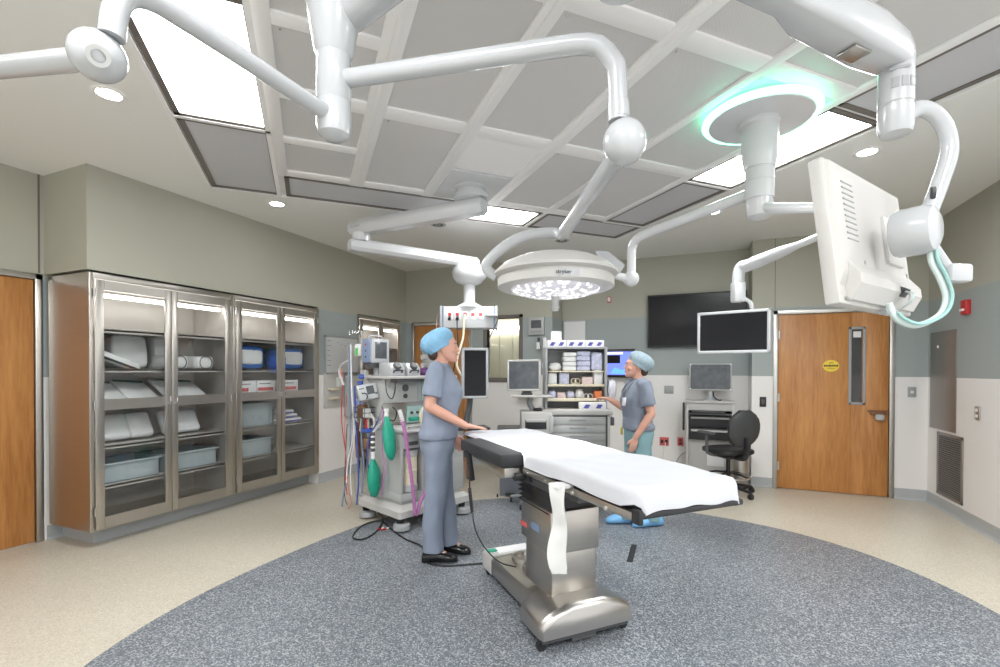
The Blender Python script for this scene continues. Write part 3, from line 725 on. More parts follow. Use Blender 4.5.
rel(la).lathe([(.001, 2.12), (.2, 2.10), (.27, 2.05), (.28, 2.0), (.27, 1.93), (.001, 1.93)], (-2.12, .30, 0), 40).build('lamp_head', 'offwhite', la)
rel(la).tube(spline([V(-2.0, .45, 2.2), V(-2.1, .36, 2.2), V(-2.12, .30, 2.12)]), .02, 12).build('yoke', 'white', la)

# ---- green ring mount
gm = V(.345, 3.350, 0)
gr = thing('ring_mount', 'round white ceiling mount with a glowing green ring', 'ceiling mount', (gm.x, gm.y, CEIL))
rel(gr).lathe([(.001, 3.1), (.25, 3.1), (.25, 3.055), (.001, 3.055)], (gm.x, gm.y, 0), 48).build('canopy', 'white_lit', gr)
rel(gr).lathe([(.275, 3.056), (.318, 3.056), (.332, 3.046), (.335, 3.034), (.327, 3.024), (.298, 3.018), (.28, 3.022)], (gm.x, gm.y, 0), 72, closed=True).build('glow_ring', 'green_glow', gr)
rel(gr).lathe([(.001, 3.055), (.294, 3.055), (.294, 3.018), (.288, 3.013), (.001, 3.010)], (gm.x, gm.y, 0), 64).build('disc', 'white_lit', gr)
rel(gr).lathe([(.001, 3.012), (.116, 3.012), (.116, 2.995), (.106, 2.985), (.105, 2.84), (.100, 2.78), (.088, 2.72), (.001, 2.72)], (gm.x, gm.y, 0), 40).build('column', 'white_lit', gr)
rel(gr).lathe([(.001, 2.725), (.083, 2.725), (.083, 2.645), (.080, 2.642), (.080, 2.638), (.083, 2.635), (.083, 2.53), (.001, 2.53)], (gm.x, gm.y, 0), 36).build('collar', 'white_lit', gr)
rel(gr).lathe([(.001, 2.533), (.076, 2.533), (.076, 2.46), (.069, 2.425), (.048, 2.412), (.001, 2.410)], (gm.x, gm.y, 0), 36).build('swivel', 'white_lit', gr)
# arm to the left, with its own joint and small lamp behind the big one
ga = thing('suspension_arm', 'white tube arm from the green ring mount down to the left, behind the surgical lamp', 'suspension arm', (gm.x, gm.y, 2.58))
pts_ = [V(.28, 3.385, 2.580), V(.10, 3.475, 2.555), V(-.20, 3.65, 2.522), V(-.38, 3.77, 2.508), V(-.452, 3.825, 2.490), V(-.488, 3.858, 2.445), V(-.497, 3.868, 2.38), V(-.497, 3.868, 2.23)]
rel(ga).tube(spline(pts_, 5), .034, 16).build('arm_tube', 'white_lit', ga)
rel(ga).ball((-.50, 3.868, 2.19), .062, 24).build('joint', 'white_lit', ga)
rel(ga).tube([V(-.53, 3.86, 2.195), V(-.62, 3.80, 2.215), V(-.76, 3.70, 2.235)], [.035, .028, .026], 14).build('link', 'white_lit', ga)
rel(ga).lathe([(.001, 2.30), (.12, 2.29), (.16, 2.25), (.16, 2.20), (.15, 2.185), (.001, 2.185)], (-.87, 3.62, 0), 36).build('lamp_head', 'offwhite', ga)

# ---- arm to the right carrying the flat screen
fa = thing('jointed_boom', 'white jointed arm from the green ring mount carrying the flat screen', 'boom', (gm.x, gm.y, 2.41))
E1 = V(.98, 3.62, 2.43)
rel(fa).tube(spline([V(.362, 3.31, 2.47), V(.43, 3.26, 2.435), V(.54, 3.27, 2.425), V(.72, 3.38, 2.43), E1], 5), .032, 14).build('arm_tube', 'white_lit', fa)
rel(fa).ball(E1, (.06, .06, .075), 24).build('joint', 'white_lit', fa)
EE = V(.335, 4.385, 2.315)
rel(fa).tube([E1, E1.lerp(EE, .2), E1.lerp(EE, .5), E1.lerp(EE, .62), E1.lerp(EE, .86), EE], [.03, .026, .026, .042, .052, .046], 16).build('spring_arm', 'white_lit', fa)
b = rel(fa); b.tube(spline([EE+V(.03, -.03, .01), EE+V(-.01, .0, .005), EE+V(-.03, .01, -.04), EE+V(-.035, .01, -.12)], 4), .048, 16); b.box(EE+V(-.035, .01, -.20), (.095, .09, .17), .015, (0, 0, yaw)); b.build('elbow', 'white_lit', fa)
rel(fa).tube(spline([EE+V(.0, .0, -.25), EE+V(.05, -.01, -.29), EE+V(.065, -.01, -.34), EE+V(.065, -.01, -.41)], 5), .017, 12).build('drop_tube', 'white_lit', fa)
def screen(name, label, cat, loc, rz, w, h, t, bez, m_case, m_scr, tilt=0., grp=None):
    root = thing(name, label, cat, loc, rz, grp); root.rotation_euler = (tilt, 0, rz)
    b = MB()
    b.b2((-w/2, -t/2, -h/2), (-w/2+bez, t/2, h/2), .006).b2((w/2-bez, -t/2, -h/2), (w/2, t/2, h/2), .006).b2((-w/2, -t/2, -h/2), (w/2, t/2, -h/2+bez), .006).b2((-w/2, -t/2, h/2-bez), (w/2, t/2, h/2), .006)
    b.b2((-w/2+.004, -t/2+.008, -h/2+.004), (w/2-.004, t/2, h/2-.004)); b.b2((-w*.36, t/2, -h*.34), (w*.36, t/2+.025, h*.34), .01)
    b.build('case', m_case, root)
    MB().b2((-w/2+bez-.002, -t/2+.003, -h/2+bez-.002), (w/2-bez+.002, -t/2+.010, h/2-bez+.002)).build('display', m_scr, root)
    return root
fs = screen('flat_screen', 'white framed flat screen hanging on the jointed arm in front of the wall screen', 'screen', (.258, 4.32, 1.778), R(-15), .55, .35, .045, .025, 'white_lit', 'screen')
MB().b2((.252, -.0235, -.165), (.262, -.0222, .165)).build('side_strip', 'pale', fs)

# ---- heavy boom at the right with the big monitor seen from behind
mb_ = thing('monitor_boom', 'heavy white boom arm at the upper right carrying the large monitor', 'boom', (hub.x, hub.y, 2.64))
kn = V(.540, 1.765, 0); PV = V(-.16, 1.065, 0)
rel(mb_).tube([V(-1.03, 1.20, 2.60), V(-.7, 1.14, 2.62), V(PV.x, PV.y, 2.62)], [.06, .05, .05], 20).build('upper_arm', 'white', mb_)
rel(mb_).lathe([(.001, 2.69), (.07, 2.685), (.075, 2.66), (.075, 2.33), (.06, 2.31), (.001, 2.31)], (PV.x, PV.y, 0), 32).build('pivot', 'white', mb_)
d_ = (kn-PV).normalized(); n_ = V(-d_.y, d_.x, 0)
def arm_ring(s, hw, zlo, zhi):
    c = PV.lerp(kn, s); m = (zlo+zhi)/2; hz = (zhi-zlo)/2; out = []
    for i in range(16):
        a = 2*math.pi*i/16; ca, sa = math.cos(a), math.sin(a)
        out.append(c+n_*hw*math.copysign(abs(ca)**.45, ca)+V(0, 0, m+hz*math.copysign(abs(sa)**.55, sa)))
    return out
b = rel(mb_); b.loft([arm_ring(.02, .036, 2.405, 2.475), arm_ring(.3, .036, 2.405, 2.475), arm_ring(.52, .038, 2.40, 2.472), arm_ring(.60, .056, 2.378, 2.478), arm_ring(.72, .060, 2.368, 2.480), arm_ring(.86, .060, 2.355, 2.475), arm_ring(.97, .052, 2.355, 2.455), arm_ring(1.02, .04, 2.36, 2.43)]); b.build('boom_arm', 'white', mb_)
b = rel(mb_); c = PV.lerp(kn, .80); b.box(c+V(0, 0, 2.358), (.07, .055, .006), .001, (0, 0, math.atan2(d_.y, d_.x))); b.build('vent_plate', 'satin', mb_)
rel(mb_).lathe([(.001, 2.43), (.036, 2.42), (.044, 2.39), (.044, 2.255), (.041, 2.252), (.041, 2.248), (.044, 2.245), (.044, 2.185), (.039, 2.168), (.001, 2.163)], (kn.x, kn.y, 0), 32).build('knuckle', 'white', mb_)
b = rel(mb_)
for k in range(3):
    an = R(-108+k*30); n = V(math.cos(an), math.sin(an), 0); b.box(V(kn.x, kn.y, 2.305)+n*.0435, (.004, .018, .03), .001, (0, 0, an))
b.box(V(kn.x, kn.y, 2.345)+V(math.cos(R(-95)), math.sin(R(-95)), 0)*.0435, (.004, .05, .008), .001, (0, 0, R(-95))); b.build('badge', 'grey', mb_)
DK = V(.603, 1.790, 1.880)
q = spline([V(.56, 1.775, 2.215), V(.60, 1.79, 2.245), V(.645, 1.812, 2.235), V(.680, 1.83, 2.19), V(.692, 1.835, 2.12), V(.668, 1.825, 2.03), V(.640, 1.81, 1.95), DK+V(.02, .012, .02)], 6)
rel(mb_).tube(q, .020, 14, ry=1.2).build('drop_tube', 'white', mb_)
rel(mb_).box(V(.640, 1.795, 1.99), (.012, .012, .035), .002).build('cable_clip', 'black', mb_)
bn = V(.835, -.55, 0) # outward from the monitor's back
side = V(.55, .835, 0)
def kring(o, r): return [DK+bn*o+side*(r[0]*math.cos(2*math.pi*i/28))+V(0, 0, r[1]*math.sin(2*math.pi*i/28)) for i in range(28)]
b = rel(mb_); b.loft([kring(-.055, (.066, .066)), kring(-.045, (.072, .072)), kring(.018, (.072, .072)), kring(.040, (.064, .064)), kring(.050, (.04, .04))]); b.build('tilt_joint', 'white', mb_)
b = rel(mb_); b.tube([DK+V(.03, -.0, -.04), DK+V(.065, .01, -.10), DK+V(.09, .03, -.125)], .016, 10); b.box(DK+V(.098, .03, -.13), (.075, .05, .055), .01, (0, 0, R(30))); b.build('pull_handle', 'white', mb_)
# the monitor: own x along its width, front towards -y
MC = V(.498, 1.889, 1.872)
mo = thing('monitor', 'large white monitor seen from behind, tilted, on the boom at the right', 'monitor', MC, 0); mo.rotation_euler = (R(6.65), 0, R(-123.4))
W_, H_ = .588, .441
b = MB(); b.b2((-W_/2, -.022, -H_/2), (W_/2, .018, H_/2), .006); b.build('bezel', 'offwhite', mo)
MB().b2((-W_/2+.03, -.0235, -H_/2+.03), (W_/2-.03, -.021, H_/2-.03)).build('display', 'screen', mo)
sh_ = MB()
sh_.loft([[V(x, .017, z) for x, z in ((-W_/2+.008, -H_/2+.05), (W_/2-.008, -H_/2+.05), (W_/2-.008, H_/2-.008), (-W_/2+.008, H_/2-.008))],
          [V(x, .030, z) for x, z in ((-W_/2+.016, -H_/2+.09), (W_/2-.016, -H_/2+.09), (W_/2-.016, H_/2-.014), (-W_/2+.016, H_/2-.014))],
          [V(x, .034, z) for x, z in ((-W_/2+.06, -H_/2+.12), (W_/2-.10, -H_/2+.12), (W_/2-.10, H_/2-.05), (-W_/2+.06, H_/2-.05))]])
sh_.build('back_shell', 'offwhite', mo, smooth=10)
ch = MB(); ch.loft([[V(x, y, z) for y, z in ((.017, -H_/2+.012), (.030, -H_/2+.012), (.058, -H_/2+.055), (.058, -H_/2+.085), (.028, -H_/2+.135), (.017, -H_/2+.135))] for x in (-W_/2+.02, W_/2-.05)])
ch.build('connector_hood', 'offwhite', mo, smooth=10)
for k in range(11): MB().b2((.15, .0325, .150-k*.0175), (.225, .0355, .154-k*.0175)).build('vent_slot', 'grey', mo)
MB().b2((-.20, .018, -.065), (-.06, .045, .095), .006).build('mount_plate', 'offwhite', mo)
for x, z in ((.255, -.205), (-.25, -.205), (.12, -.085), (-.24, -.085)): MB().cyl((x, .02 if z < -.1 else .03, z), (x, .0355 if z > -.1 else .024, z), .006, n=12).build('screw', 'satin', mo)
MB().box((-.10, .050, -.158), (.055, .03, .030), .004, (R(-40), 0, 0)).build('cable_port', 'black', mo)
for k in range(4): MB().tube(spline([(-.115+k*.010, .050, -.158), (-.112+k*.010, .075, -.170), (-.085+k*.006, .075, -.200), (-.07+k*.004, .045, -.222)], 4), .0035, 6).build('wire', 'pale' if k % 2 else 'lgreen', mo)
MB().cyl((-.045, .04, -.226), (.01, .03, -.230), .011, n=12).build('plug', 'grey', mo)
hz = thing('cable_loop', 'pale green looped hose hanging from the joint behind the large monitor', 'hose', DK+V(-.005, .0, -.07))
lp = spline([DK+V(.03, .0, -.065), DK+V(.035, .0, -.10), DK+V(.06, .012, -.15), DK+V(.075, .02, -.205), DK+V(.055, .012, -.255), DK+V(-.01, -.02, -.285), DK+V(-.065, -.05, -.265), DK+V(-.085, -.06, -.22)], 6)
rel(hz).tube(lp, .0085, 10).build('hose', mat('pale_green_hose', (.58, .68, .66), .35), hz)
rel(hz).tube([p+V(.010, -.012, .004) for p in lp[:-4]], .005, 8).build('side_tube', mat('teal_hose', (.30, .52, .50), .35), hz)

# ---- equipment boom over the anaesthesia machine
mt = AB(1.335, 3.98, 0); el = V(-3.16, 3.86, 0); en = V(-2.47, 4.93, 0)
eb = thing('equipment_boom', 'white two section ceiling boom with a square ceiling plate and outlet box', 'boom', (mt.x, mt.y, CEIL))
b = rel(eb); b.box((mt.x, mt.y, CEIL-.012), (.53, .62, .03), .004, (0, 0, R(45))); b.build('ceiling_plate', 'white_lit', eb)
rel(eb).lathe([(.001, 3.09), (.15, 3.09), (.15, 3.06), (.12, 3.05), (.12, 3.02), (.15, 3.01), (.15, 2.975), (.11, 2.965), (.001, 2.96)], (mt.x, mt.y, 0), 36).build('collar', 'white_lit', eb)
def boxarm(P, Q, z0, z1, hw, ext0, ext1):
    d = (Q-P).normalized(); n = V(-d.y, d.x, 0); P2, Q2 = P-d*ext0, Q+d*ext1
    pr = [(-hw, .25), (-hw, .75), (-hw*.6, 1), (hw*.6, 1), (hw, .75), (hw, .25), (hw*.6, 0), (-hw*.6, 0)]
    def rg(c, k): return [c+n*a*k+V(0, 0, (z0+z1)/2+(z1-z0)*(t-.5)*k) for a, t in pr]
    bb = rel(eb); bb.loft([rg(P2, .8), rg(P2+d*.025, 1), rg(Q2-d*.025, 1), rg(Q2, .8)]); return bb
boxarm(V(mt.x, mt.y, 0), el, 2.83, 2.965, .085, .14, .12).build('upper_arm', 'white_lit', eb)
boxarm(el, en, 2.655, 2.775, .08, .12, .10).build('lower_arm', 'white_lit', eb)
rel(eb).lathe([(.001, 2.84), (.09, 2.84), (.09, 2.76), (.001, 2.76)], (el.x, el.y, 0), 28).build('elbow', 'white_lit', eb)
rel(eb).lathe([(.001, 2.67), (.19, 2.66), (.205, 2.60), (.195, 2.54), (.15, 2.48), (.09, 2.455), (.001, 2.45)], (en.x, en.y, 0), 40).build('bearing', 'white_lit', eb)
rel(eb).lathe([(.001, 2.46), (.068, 2.46), (.068, 2.25), (.09, 2.235), (.14, 2.21), (.165, 2.185), (.001, 2.185)], (en.x, en.y, 0), 32).build('post', 'white_lit', eb)
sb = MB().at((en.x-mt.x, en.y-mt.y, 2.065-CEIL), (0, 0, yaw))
sb.box((0, 0, 0), (.60, .26, .25), .012); sb.build('outlet_box', 'white_lit', eb)
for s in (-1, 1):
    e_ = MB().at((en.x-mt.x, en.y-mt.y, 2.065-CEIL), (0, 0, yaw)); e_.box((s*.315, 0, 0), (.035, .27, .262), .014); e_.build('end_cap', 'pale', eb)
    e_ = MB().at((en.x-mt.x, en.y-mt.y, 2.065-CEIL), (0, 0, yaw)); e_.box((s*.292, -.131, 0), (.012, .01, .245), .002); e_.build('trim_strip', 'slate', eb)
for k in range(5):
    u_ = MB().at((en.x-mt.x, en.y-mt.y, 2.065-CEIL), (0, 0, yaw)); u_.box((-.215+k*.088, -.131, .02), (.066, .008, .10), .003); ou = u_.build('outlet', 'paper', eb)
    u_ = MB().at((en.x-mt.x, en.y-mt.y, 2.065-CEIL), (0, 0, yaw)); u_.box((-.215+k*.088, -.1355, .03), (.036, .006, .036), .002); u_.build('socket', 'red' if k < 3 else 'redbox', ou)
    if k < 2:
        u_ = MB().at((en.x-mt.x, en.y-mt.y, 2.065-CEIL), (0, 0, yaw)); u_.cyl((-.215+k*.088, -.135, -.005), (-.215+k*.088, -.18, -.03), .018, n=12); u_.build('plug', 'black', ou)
u_ = MB().at((en.x-mt.x, en.y-mt.y, 2.065-CEIL), (0, 0, yaw)); u_.box((.26, -.19, .01), (.14, .12, .02), .004); u_.build('small_shelf', 'white_lit', eb)
def bx(x, y, z): # boom-box frame to world
    q = Matrix.Rotation(yaw, 3, 'Z') @ V(x, y, 0); return V(en.x+q.x, en.y+q.y, 2.065+z)
for name, lab, m_, pts_, rr in (
    ('power_cord', 'black cord hanging from the second outlet of the boom box', 'black', [bx(-.127, -.18, -.03), bx(-.125, -.2, -.10), bx(-.12, -.2, -.4), bx(-.2, -.25, -.75)], .006),
    ('power_cord', 'black cord slanting from the boom box shelf down to the tall screen', 'black', [bx(.32, -.2, .0), bx(.33, -.2, -.05), bx(.24, -.3, -.25), bx(.16, -.4, -.42), bx(.10, -.5, -.5)], .006),
    ('air_hose', 'pale yellow hose hanging from the boom box behind the nurse', 'cream', [bx(-.04, -.14, .03), bx(-.05, -.17, -.06), bx(-.06, -.2, -.25), bx(-.12, -.3, -.55), bx(.02, -.34, -.78), bx(-.02, -.36, -.85)], .014),
    ('air_hose', 'thin pink hose dropping from the boom box at its left end', mat('pink_hose', (.55, .35, .40), .5), [bx(-.36, -.05, .05), bx(-.37, -.1, -.1), bx(-.36, -.15, -.5), bx(-.3, -.2, -.8)], .006)):
    o = thing(name, lab, 'cord' if 'cord' in name else 'hose', pts_[0]); rel(o).tube(spline(pts_, 6), rr, 8).build('line', m_, o)

d_a = (el-V(mt.x, mt.y, 0)).normalized(); n_a = V(d_a.y, -d_a.x, 0)
n_a = n_a if n_a.y < 0 else -n_a
text('lettering', 'stryker', .042, basis(el+d_a*.0+n_a*.0862+V(0, 0, 2.897)-eb.location, -d_a, (0, 0, 1), n_a), 'grey', eb)
# ================================================================== operating table (own x towards the foot end, y across, away from the viewer)
TT = thing('operating_table', 'stainless operating table with black padded side section on a T shaped base', 'operating table', (-.72, 2.67, 0), R(-44))
# base
b = MB()
pr = [(-.29, .075), (-.29, .13), (-.275, .16), (-.20, .20), (-.10, .225), (.10, .225), (.20, .20), (.275, .16), (.29, .13), (.29, .075)]
b.loft([[V(x, y*k, z) for y, z in pr] for x, k in ((.0, .97), (.015, 1), (.22, 1), (.245, .985))]+[[V(.268, y*.955, .075+(z-.075)*.8) for y, z in pr]])
b.build('base_front', 'satin', TT, smooth=50)
b = MB()
b.loft([[V(x, y, z) for y, z in ((-.20, .055), (-.20, zt-.02), (-.185, zt), (.185, zt), (.20, zt-.02), (.20, .055))] for x, zt in ((-.62, .165), (-.30, .165), (-.10, .175), (.02, .19))])
b.build('base_rear', 'satin', TT)
b = MB()
b.loft([[V(x, y*k, z) for y, z in ((-.205, .05), (-.205, zt-.025), (-.19, zt), (.19, zt), (.205, zt-.025), (.205, .05))] for x, zt, k in ((-.80, .15, .96), (-.785, .168, 1), (-.625, .172, 1))])
b.build('base_tail', 'offwhite', TT)
MB().b2((-.76, -.13, .170), (-.66, .12, .176), .002).build('label_plate', 'paper', TT)
o = MB(); o.b2((-.755, -.185, .1725), (-.70, -.12, .1765), .001); o.build('green_label', 'green', TT)
for x in (-.52, -.36): MB().lathe([(.07, 0), (.085, 0), (.085, .03), (.07, .03)], (x, 0, .16), 24, closed=True).build('cover_ring', 'satin', TT)
b = MB(); b.b2((-.77, -.17, .035), (-.1, .17, .06)).b2((.01, -.27, .045), (.25, .27, .08), .006).b2((.06, -.09, .02), (.24, .06, .06)); b.build('underframe', 'dgrey', TT)
for x, y in ((.215, -.265), (.20, .265), (-.74, -.17), (-.74, .17)):
    c = MB(); c.cyl((x-.013, y, .026), (x+.013, y, .026), .026, n=18); c.b2((x-.018, y-.012, .03), (x+.018, y+.012, .08), .003); c.build('caster', 'black', TT)
# column, bellows, head frame
MB().b2((-.20, -.150, .20), (.125, .140, .50), .012).build('column_lower', 'steel', TT)
MB().b2((-.235, -.165, .45), (.14, .150, .685), .010).build('column_sleeve', 'steel', TT)
b = MB(); b.b2((-.2355, -.1675, .515), (-.15, -.162, .54)); b.build('red_label', 'redbox', TT)
b = MB(); b.b2((-.09, -.1675, .535), (.01, -.162, .575)); b.build('blue_label', 'slate', TT)
rings = []
for k in range(13):
    z = .67+k*.0135; e = .0 if k % 2 else .022
    rings.append([V(x*1.0, y, z) for x, y in ((-.245-e, -.15-e), (.10+e, -.15-e), (.10+e, .15+e), (-.245-e, .15+e))])
MB().loft(rings).build('bellows', 'black', TT, smooth=0)
b = MB(); b.b2((-.28, -.19, .80), (.15, .19, .865), .006); b.b2((-.26, -.22, .835), (.5, .22, .872), .004); b.build('head_frame', 'dgrey', TT)
# top sections, side rails
def zt_(x): return .012*(x+.1)          # the top tips slightly towards the head
def plank(x0, x1, y0, y1, z0, z1, r=.004):
    bb = MB(); bb.at((0, 0, 0)); a = math.atan(.012)
    bb.box(((x0+x1)/2, (y0+y1)/2, (z0+z1)/2+zt_((x0+x1)/2)), (x1-x0, y1-y0, z1-z0), r, (0, -a, 0)); return bb
plank(-.08, .93, -.25, .25, .885, .915).build('seat_plate', 'black', TT)
plank(-1.04, -.09, -.22, .22, .885, .915).build('back_plate', 'black', TT)
plank(.90, .985, -.265, .27, .892, .918, .008).build('foot_bar', 'black', TT)
for y, n in ((-.262, 0), (.262, 1)):
    b = plank(.0, .96, y-.007, y+.007, .880, .912, .002); r_ = b.build('side_rail', 'satin', TT)
    for x in (.06, .26, .52, .78): MB().cyl((x, y, .896), (x, y-.011 if not n else y+.011, .896), .009, n=12).build('bolt', 'chrome', r_)
b = plank(.94, .99, -.272, -.25, .872, .93, .008); b.build('rail_end', 'black', TT)
plank(-1.03, .965, -.25, .255, .916, .985, .02).build('mattress', 'blackvinyl', TT)
# padded side section at the head end with its support
b = plank(-.70, .0, -.405, -.245, .915, .995, .018); b.build('side_pad', 'blackvinyl', TT)
b = MB(); b.prism([(-.58, .912), (-.02, .912), (-.02, .86), (-.10, .84), (-.42, .885), (-.58, .895)], -.37, -.25, 'xz', .004); b.build('pad_bracket', 'satin', TT)
b = MB(); b.cyl((-.02, -.31, .86), (-.02, -.20, .86), .022, n=14); b.b2((-.06, -.25, .83), (.02, -.19, .90), .006); b.build('clamp', 'black', TT)
# sheet over the mattress
sheet = thing('table_sheet', 'white sheet spread over the operating table', 'sheet', (-.72, 2.67, 0), R(-44))
rn = random.Random(5)
def sheet_pt(u, v):
    x = -1.06+u*2.055; s = (v-.5)*2             # across: -1..1
    w = .275; hem = .058+.005*math.sin(u*13+1)+.003*math.sin(u*31)
    if x < .02 and s < 0: hem = .0
    w -= .035*min(1, max(0, (x-.90)/.085))**2; hem *= 1-.5*min(1, max(0, (x-.88)/.1))
    a = abs(s)*(w+hem)
    over = max(0, a-w+.02); y = math.copysign(min(a, w-.006+.010*min(1, over*10)), s)
    z = 1.006+zt_(x)-max(0, over*(.9 if over < .02 else 1.0))-.0
    edge = min(1, max(0, (x-.955)/.04)); z -= edge**2*.085*(1 if abs(s) < .8 else 1)
    if x > .985: x = .985+.004*math.sin(v*20)
    if x < -1.03: z -= .03
    wv = .0030*math.sin(x*9+s*4)+.0022*math.sin(x*21-s*9)+.003*math.exp(-((x-.25-s*.35)/.06)**2)
    z += wv*(1-min(1, over*30))
    if x > .93: z = max(z, .922+.006*math.sin(v*30))
    return (x, y, z)
sm_ = MB().grid(sheet_pt, 90, 44, .004)
sm_.build('cloth', 'sheet', sheet, smooth=60)
# folded edge of the sheet along the head end
# strap hanging over the rail
st = thing('strap', 'white webbing strap hanging from the side rail of the operating table', 'strap', (-.72, 2.67, 0), R(-44))
wd, nd = V(.72, .69, 0), V(.69, -.72, 0)   # hangs twisted, its flat side towards the foot end
def strap_c(v): return V(.485+.008*v+.005*math.sin(v*7), -.322-.008*math.sin(v*9+.6), .925-v*.40)
b = MB(); ns = 30; rings = []
for k in range(ns+1):
    v = k/ns; c = strap_c(v); hw = .039*(1-.12*math.sin(v*6.2))*(1 if v < .96 else .9); tw = .35*math.sin(v*5)
    w_ = (wd*math.cos(tw)+nd*math.sin(tw)); n_ = (nd*math.cos(tw)-wd*math.sin(tw))
    rings.append([c+w_*hw*q+n_*(o_+.004*math.sin(v*23+q*3)*(1-abs(q))) for q, o_ in ((-1, .004), (-.5, .007), (0, .005), (.5, .008), (1, .004), (1, -.003), (0, -.003), (-1, -.003))])
b.loft(rings); b.build('webbing', 'cotton', st, smooth=60)
b = MB(); b.b2((.43, -.345, .914), (.51, -.25, .932), .006); b.build('loop', 'cotton', st)
# hand control with coiled cord
hc = thing('hand_control', 'black hand control hanging from the head end of the operating table', 'remote', (-.72, 2.67, 0), R(-44))
b = MB().at((-.60, -.375, .82), (R(8), 0, 0)); b.box((0, 0, 0), (.085, .035, .19), .008); b.box((0, -.004, .10), (.04, .03, .03), .004); b.build('body', 'black', hc)
b = MB().at((-.60, -.375, .82), (R(8), 0, 0)); b.box((0, -.0185, -.005), (.035, .004, .13), .002); b.build('key_strip', 'brown', hc)
p0, p1 = V(-.60, -.37, .73), V(-.52, -.20, .215)
cd = [V(-.60, -.37, .73), V(-.60, -.372, .68)]
for k in range(120):
    t = k/119; c = V(-.60+.03*t, -.372+.01*t, .67-.16*t); an = k*.9; cd.append(c+V(math.cos(an)*.008, math.sin(an)*.008, 0))
cd += [V(-.565, -.36, .48), V(-.545, -.34, .38), V(-.50, -.29, .28), V(-.43, -.22, .21), V(-.36, -.14, .195)]
MB().tube(cd[:122]+spline(cd[122:], 6), .0045, 6).build('cord', 'black', hc)
# ================================================================== anaesthesia machine (own x = its front side towards the table, y = away from the viewer)
AMO, AMR = V(-2.58, 4.06, 0), R(-20)
am = thing('anaesthesia_machine', 'grey anaesthesia machine on a white wheeled base, left of the standing nurse', 'anaesthesia machine', AMO, AMR)
def amw(x, y, z):
    q = Matrix.Rotation(AMR, 3, 'Z') @ V(x, y, 0); return V(AMO.x+q.x, AMO.y+q.y, z)
b = MB(); b.loft([[V(x, y, .125) for x, y in ((-.36, -.48), (.30, -.48), (.32, -.46), (.32, .37), (-.36, .37))], [V(x, y, .185) for x, y in ((-.36, -.48), (.30, -.48), (.32, -.46), (.32, .37), (-.36, .37))], [V(x, y, .225) for x, y in ((-.33, -.44), (.26, -.44), (.28, -.42), (.28, .34), (-.33, .34))]])
b.build('base', 'offwhite', am)
for x, y in ((-.30, -.42), (.27, -.42), (.29, .31), (-.30, .31)):
    c = MB().lathe([(.001, .075), (.055, .075), (.072, .066), (.078, .05), (.078, .02), (.066, .02), (.066, .045), (.001, .045)], (x, y, 0), 24); w_ = c.build('caster', 'grey', am)
    MB().cyl((x-.02, y, .04), (x+.02, y, .04), .04, n=18).b2((x-.012, y-.05, .08), (x+.012, y+.02, .125), .004).build('wheel', 'black', w_)
b = MB(); b.b2((-.31, -.43, .26), (.08, .34, .90), .01).b2((.05, -.19, .26), (.27, .34, .90), .012).b2((.05, -.43, .735), (.27, -.17, .90), .008).b2((.05, -.43, .26), (.27, -.17, .33), .008).b2((.05, -.43, .33), (.27, -.40, .75), .006)
b.b2((-.28, -.40, .20), (.24, .30, .27)); b.build('cabinet', 'pale', am)
MB().b2((.075, -.40, .33), (.082, -.19, .735)).build('niche_lining', 'dgrey', am)
MB().cyl((.20, -.295, .335), (.20, -.295, .40), .085, n=28, bev=.006).build('canister_cup', 'pale', am)
MB().cyl((.20, -.295, .66), (.20, -.295, .72), .085, n=28, bev=.006).build('canister_cap', 'pale', am)
b = MB().cyl((.20, -.295, .40), (.20, -.295, .66), .078, n=28); b.lathe([(.078, .52), (.082, .525), (.082, .54), (.078, .545)], (.20, -.295, 0), 28, closed=True); b.build('absorber_canister', 'cream', am)
for z in (.47, .60):
    MB().b2((.268, -.14, z), (.276, .30, z+.11), .004).build('drawer', 'pale', am)
MB().b2((.276, .02, .66), (.284, .16, .675), .003).build('drawer_pull', 'grey', am)
MB().b2((.268, -.38, .765), (.2745, -.24, .80), .002).build('dark_panel', 'dgrey', am)
MB().b2((-.33, -.45, .895), (.37, .36, .925), .012).build('worktop', 'offwhite', am)
MB().b2((-.31, -.42, .925), (-.04, .34, 1.375), .008).build('upright_body', 'pale', am)
MB().b2((-.04, -.42, .93), (-.032, -.16, 1.145), .001).build('steel_panel', 'satin', am)
b = MB().b2((-.04, -.15, .935), (-.02, .33, 1.10), .004); tp = b.build('teal_panel', 'lgreen', am)
for k in range(4): MB().cyl((-.02, -.10+k*.07, 1.035), (-.005, -.10+k*.07, 1.035), .014, n=12).build('knob', 'dgrey', tp)
MB().b2((-.04, -.42, 1.145), (.0, .33, 1.375), .006).build('gauge_panel', 'pale', am)
for z, r_ in ((1.285, .034), (1.205, .022)):
    MB().lathe([(.001, .0), (r_, 0), (r_, .012), (r_*.8, .016), (.001, .016)], (.0, -.19, z), 20, (1, 0, 0)).build('gauge', 'dgrey', am)
for k in range(3): MB().cyl((.0, -.36+k*.05, 1.30-.02*k), (.012, -.36+k*.05, 1.30-.02*k), .012, n=12).build('knob', 'pale', am)
for k in range(5): MB().cyl((.012, -.04+k*.055, 1.16), (.012, -.04+k*.055, 1.36), .010, n=10).build('flow_tube', 'lgreen' if k % 2 else 'clear', am)
MB().b2((-.35, -.46, 1.375), (.13, .38, 1.405), .010).build('top_shelf', 'offwhite', am)
MB().b2((.0, -.36, 1.345), (.11, .02, 1.375), .004).build('under_shelf', 'dgrey', am)
MB().cyl((.34, -.40, .94), (.34, .30, .94), .010, n=10).build('hand_rail', 'chrome', am)
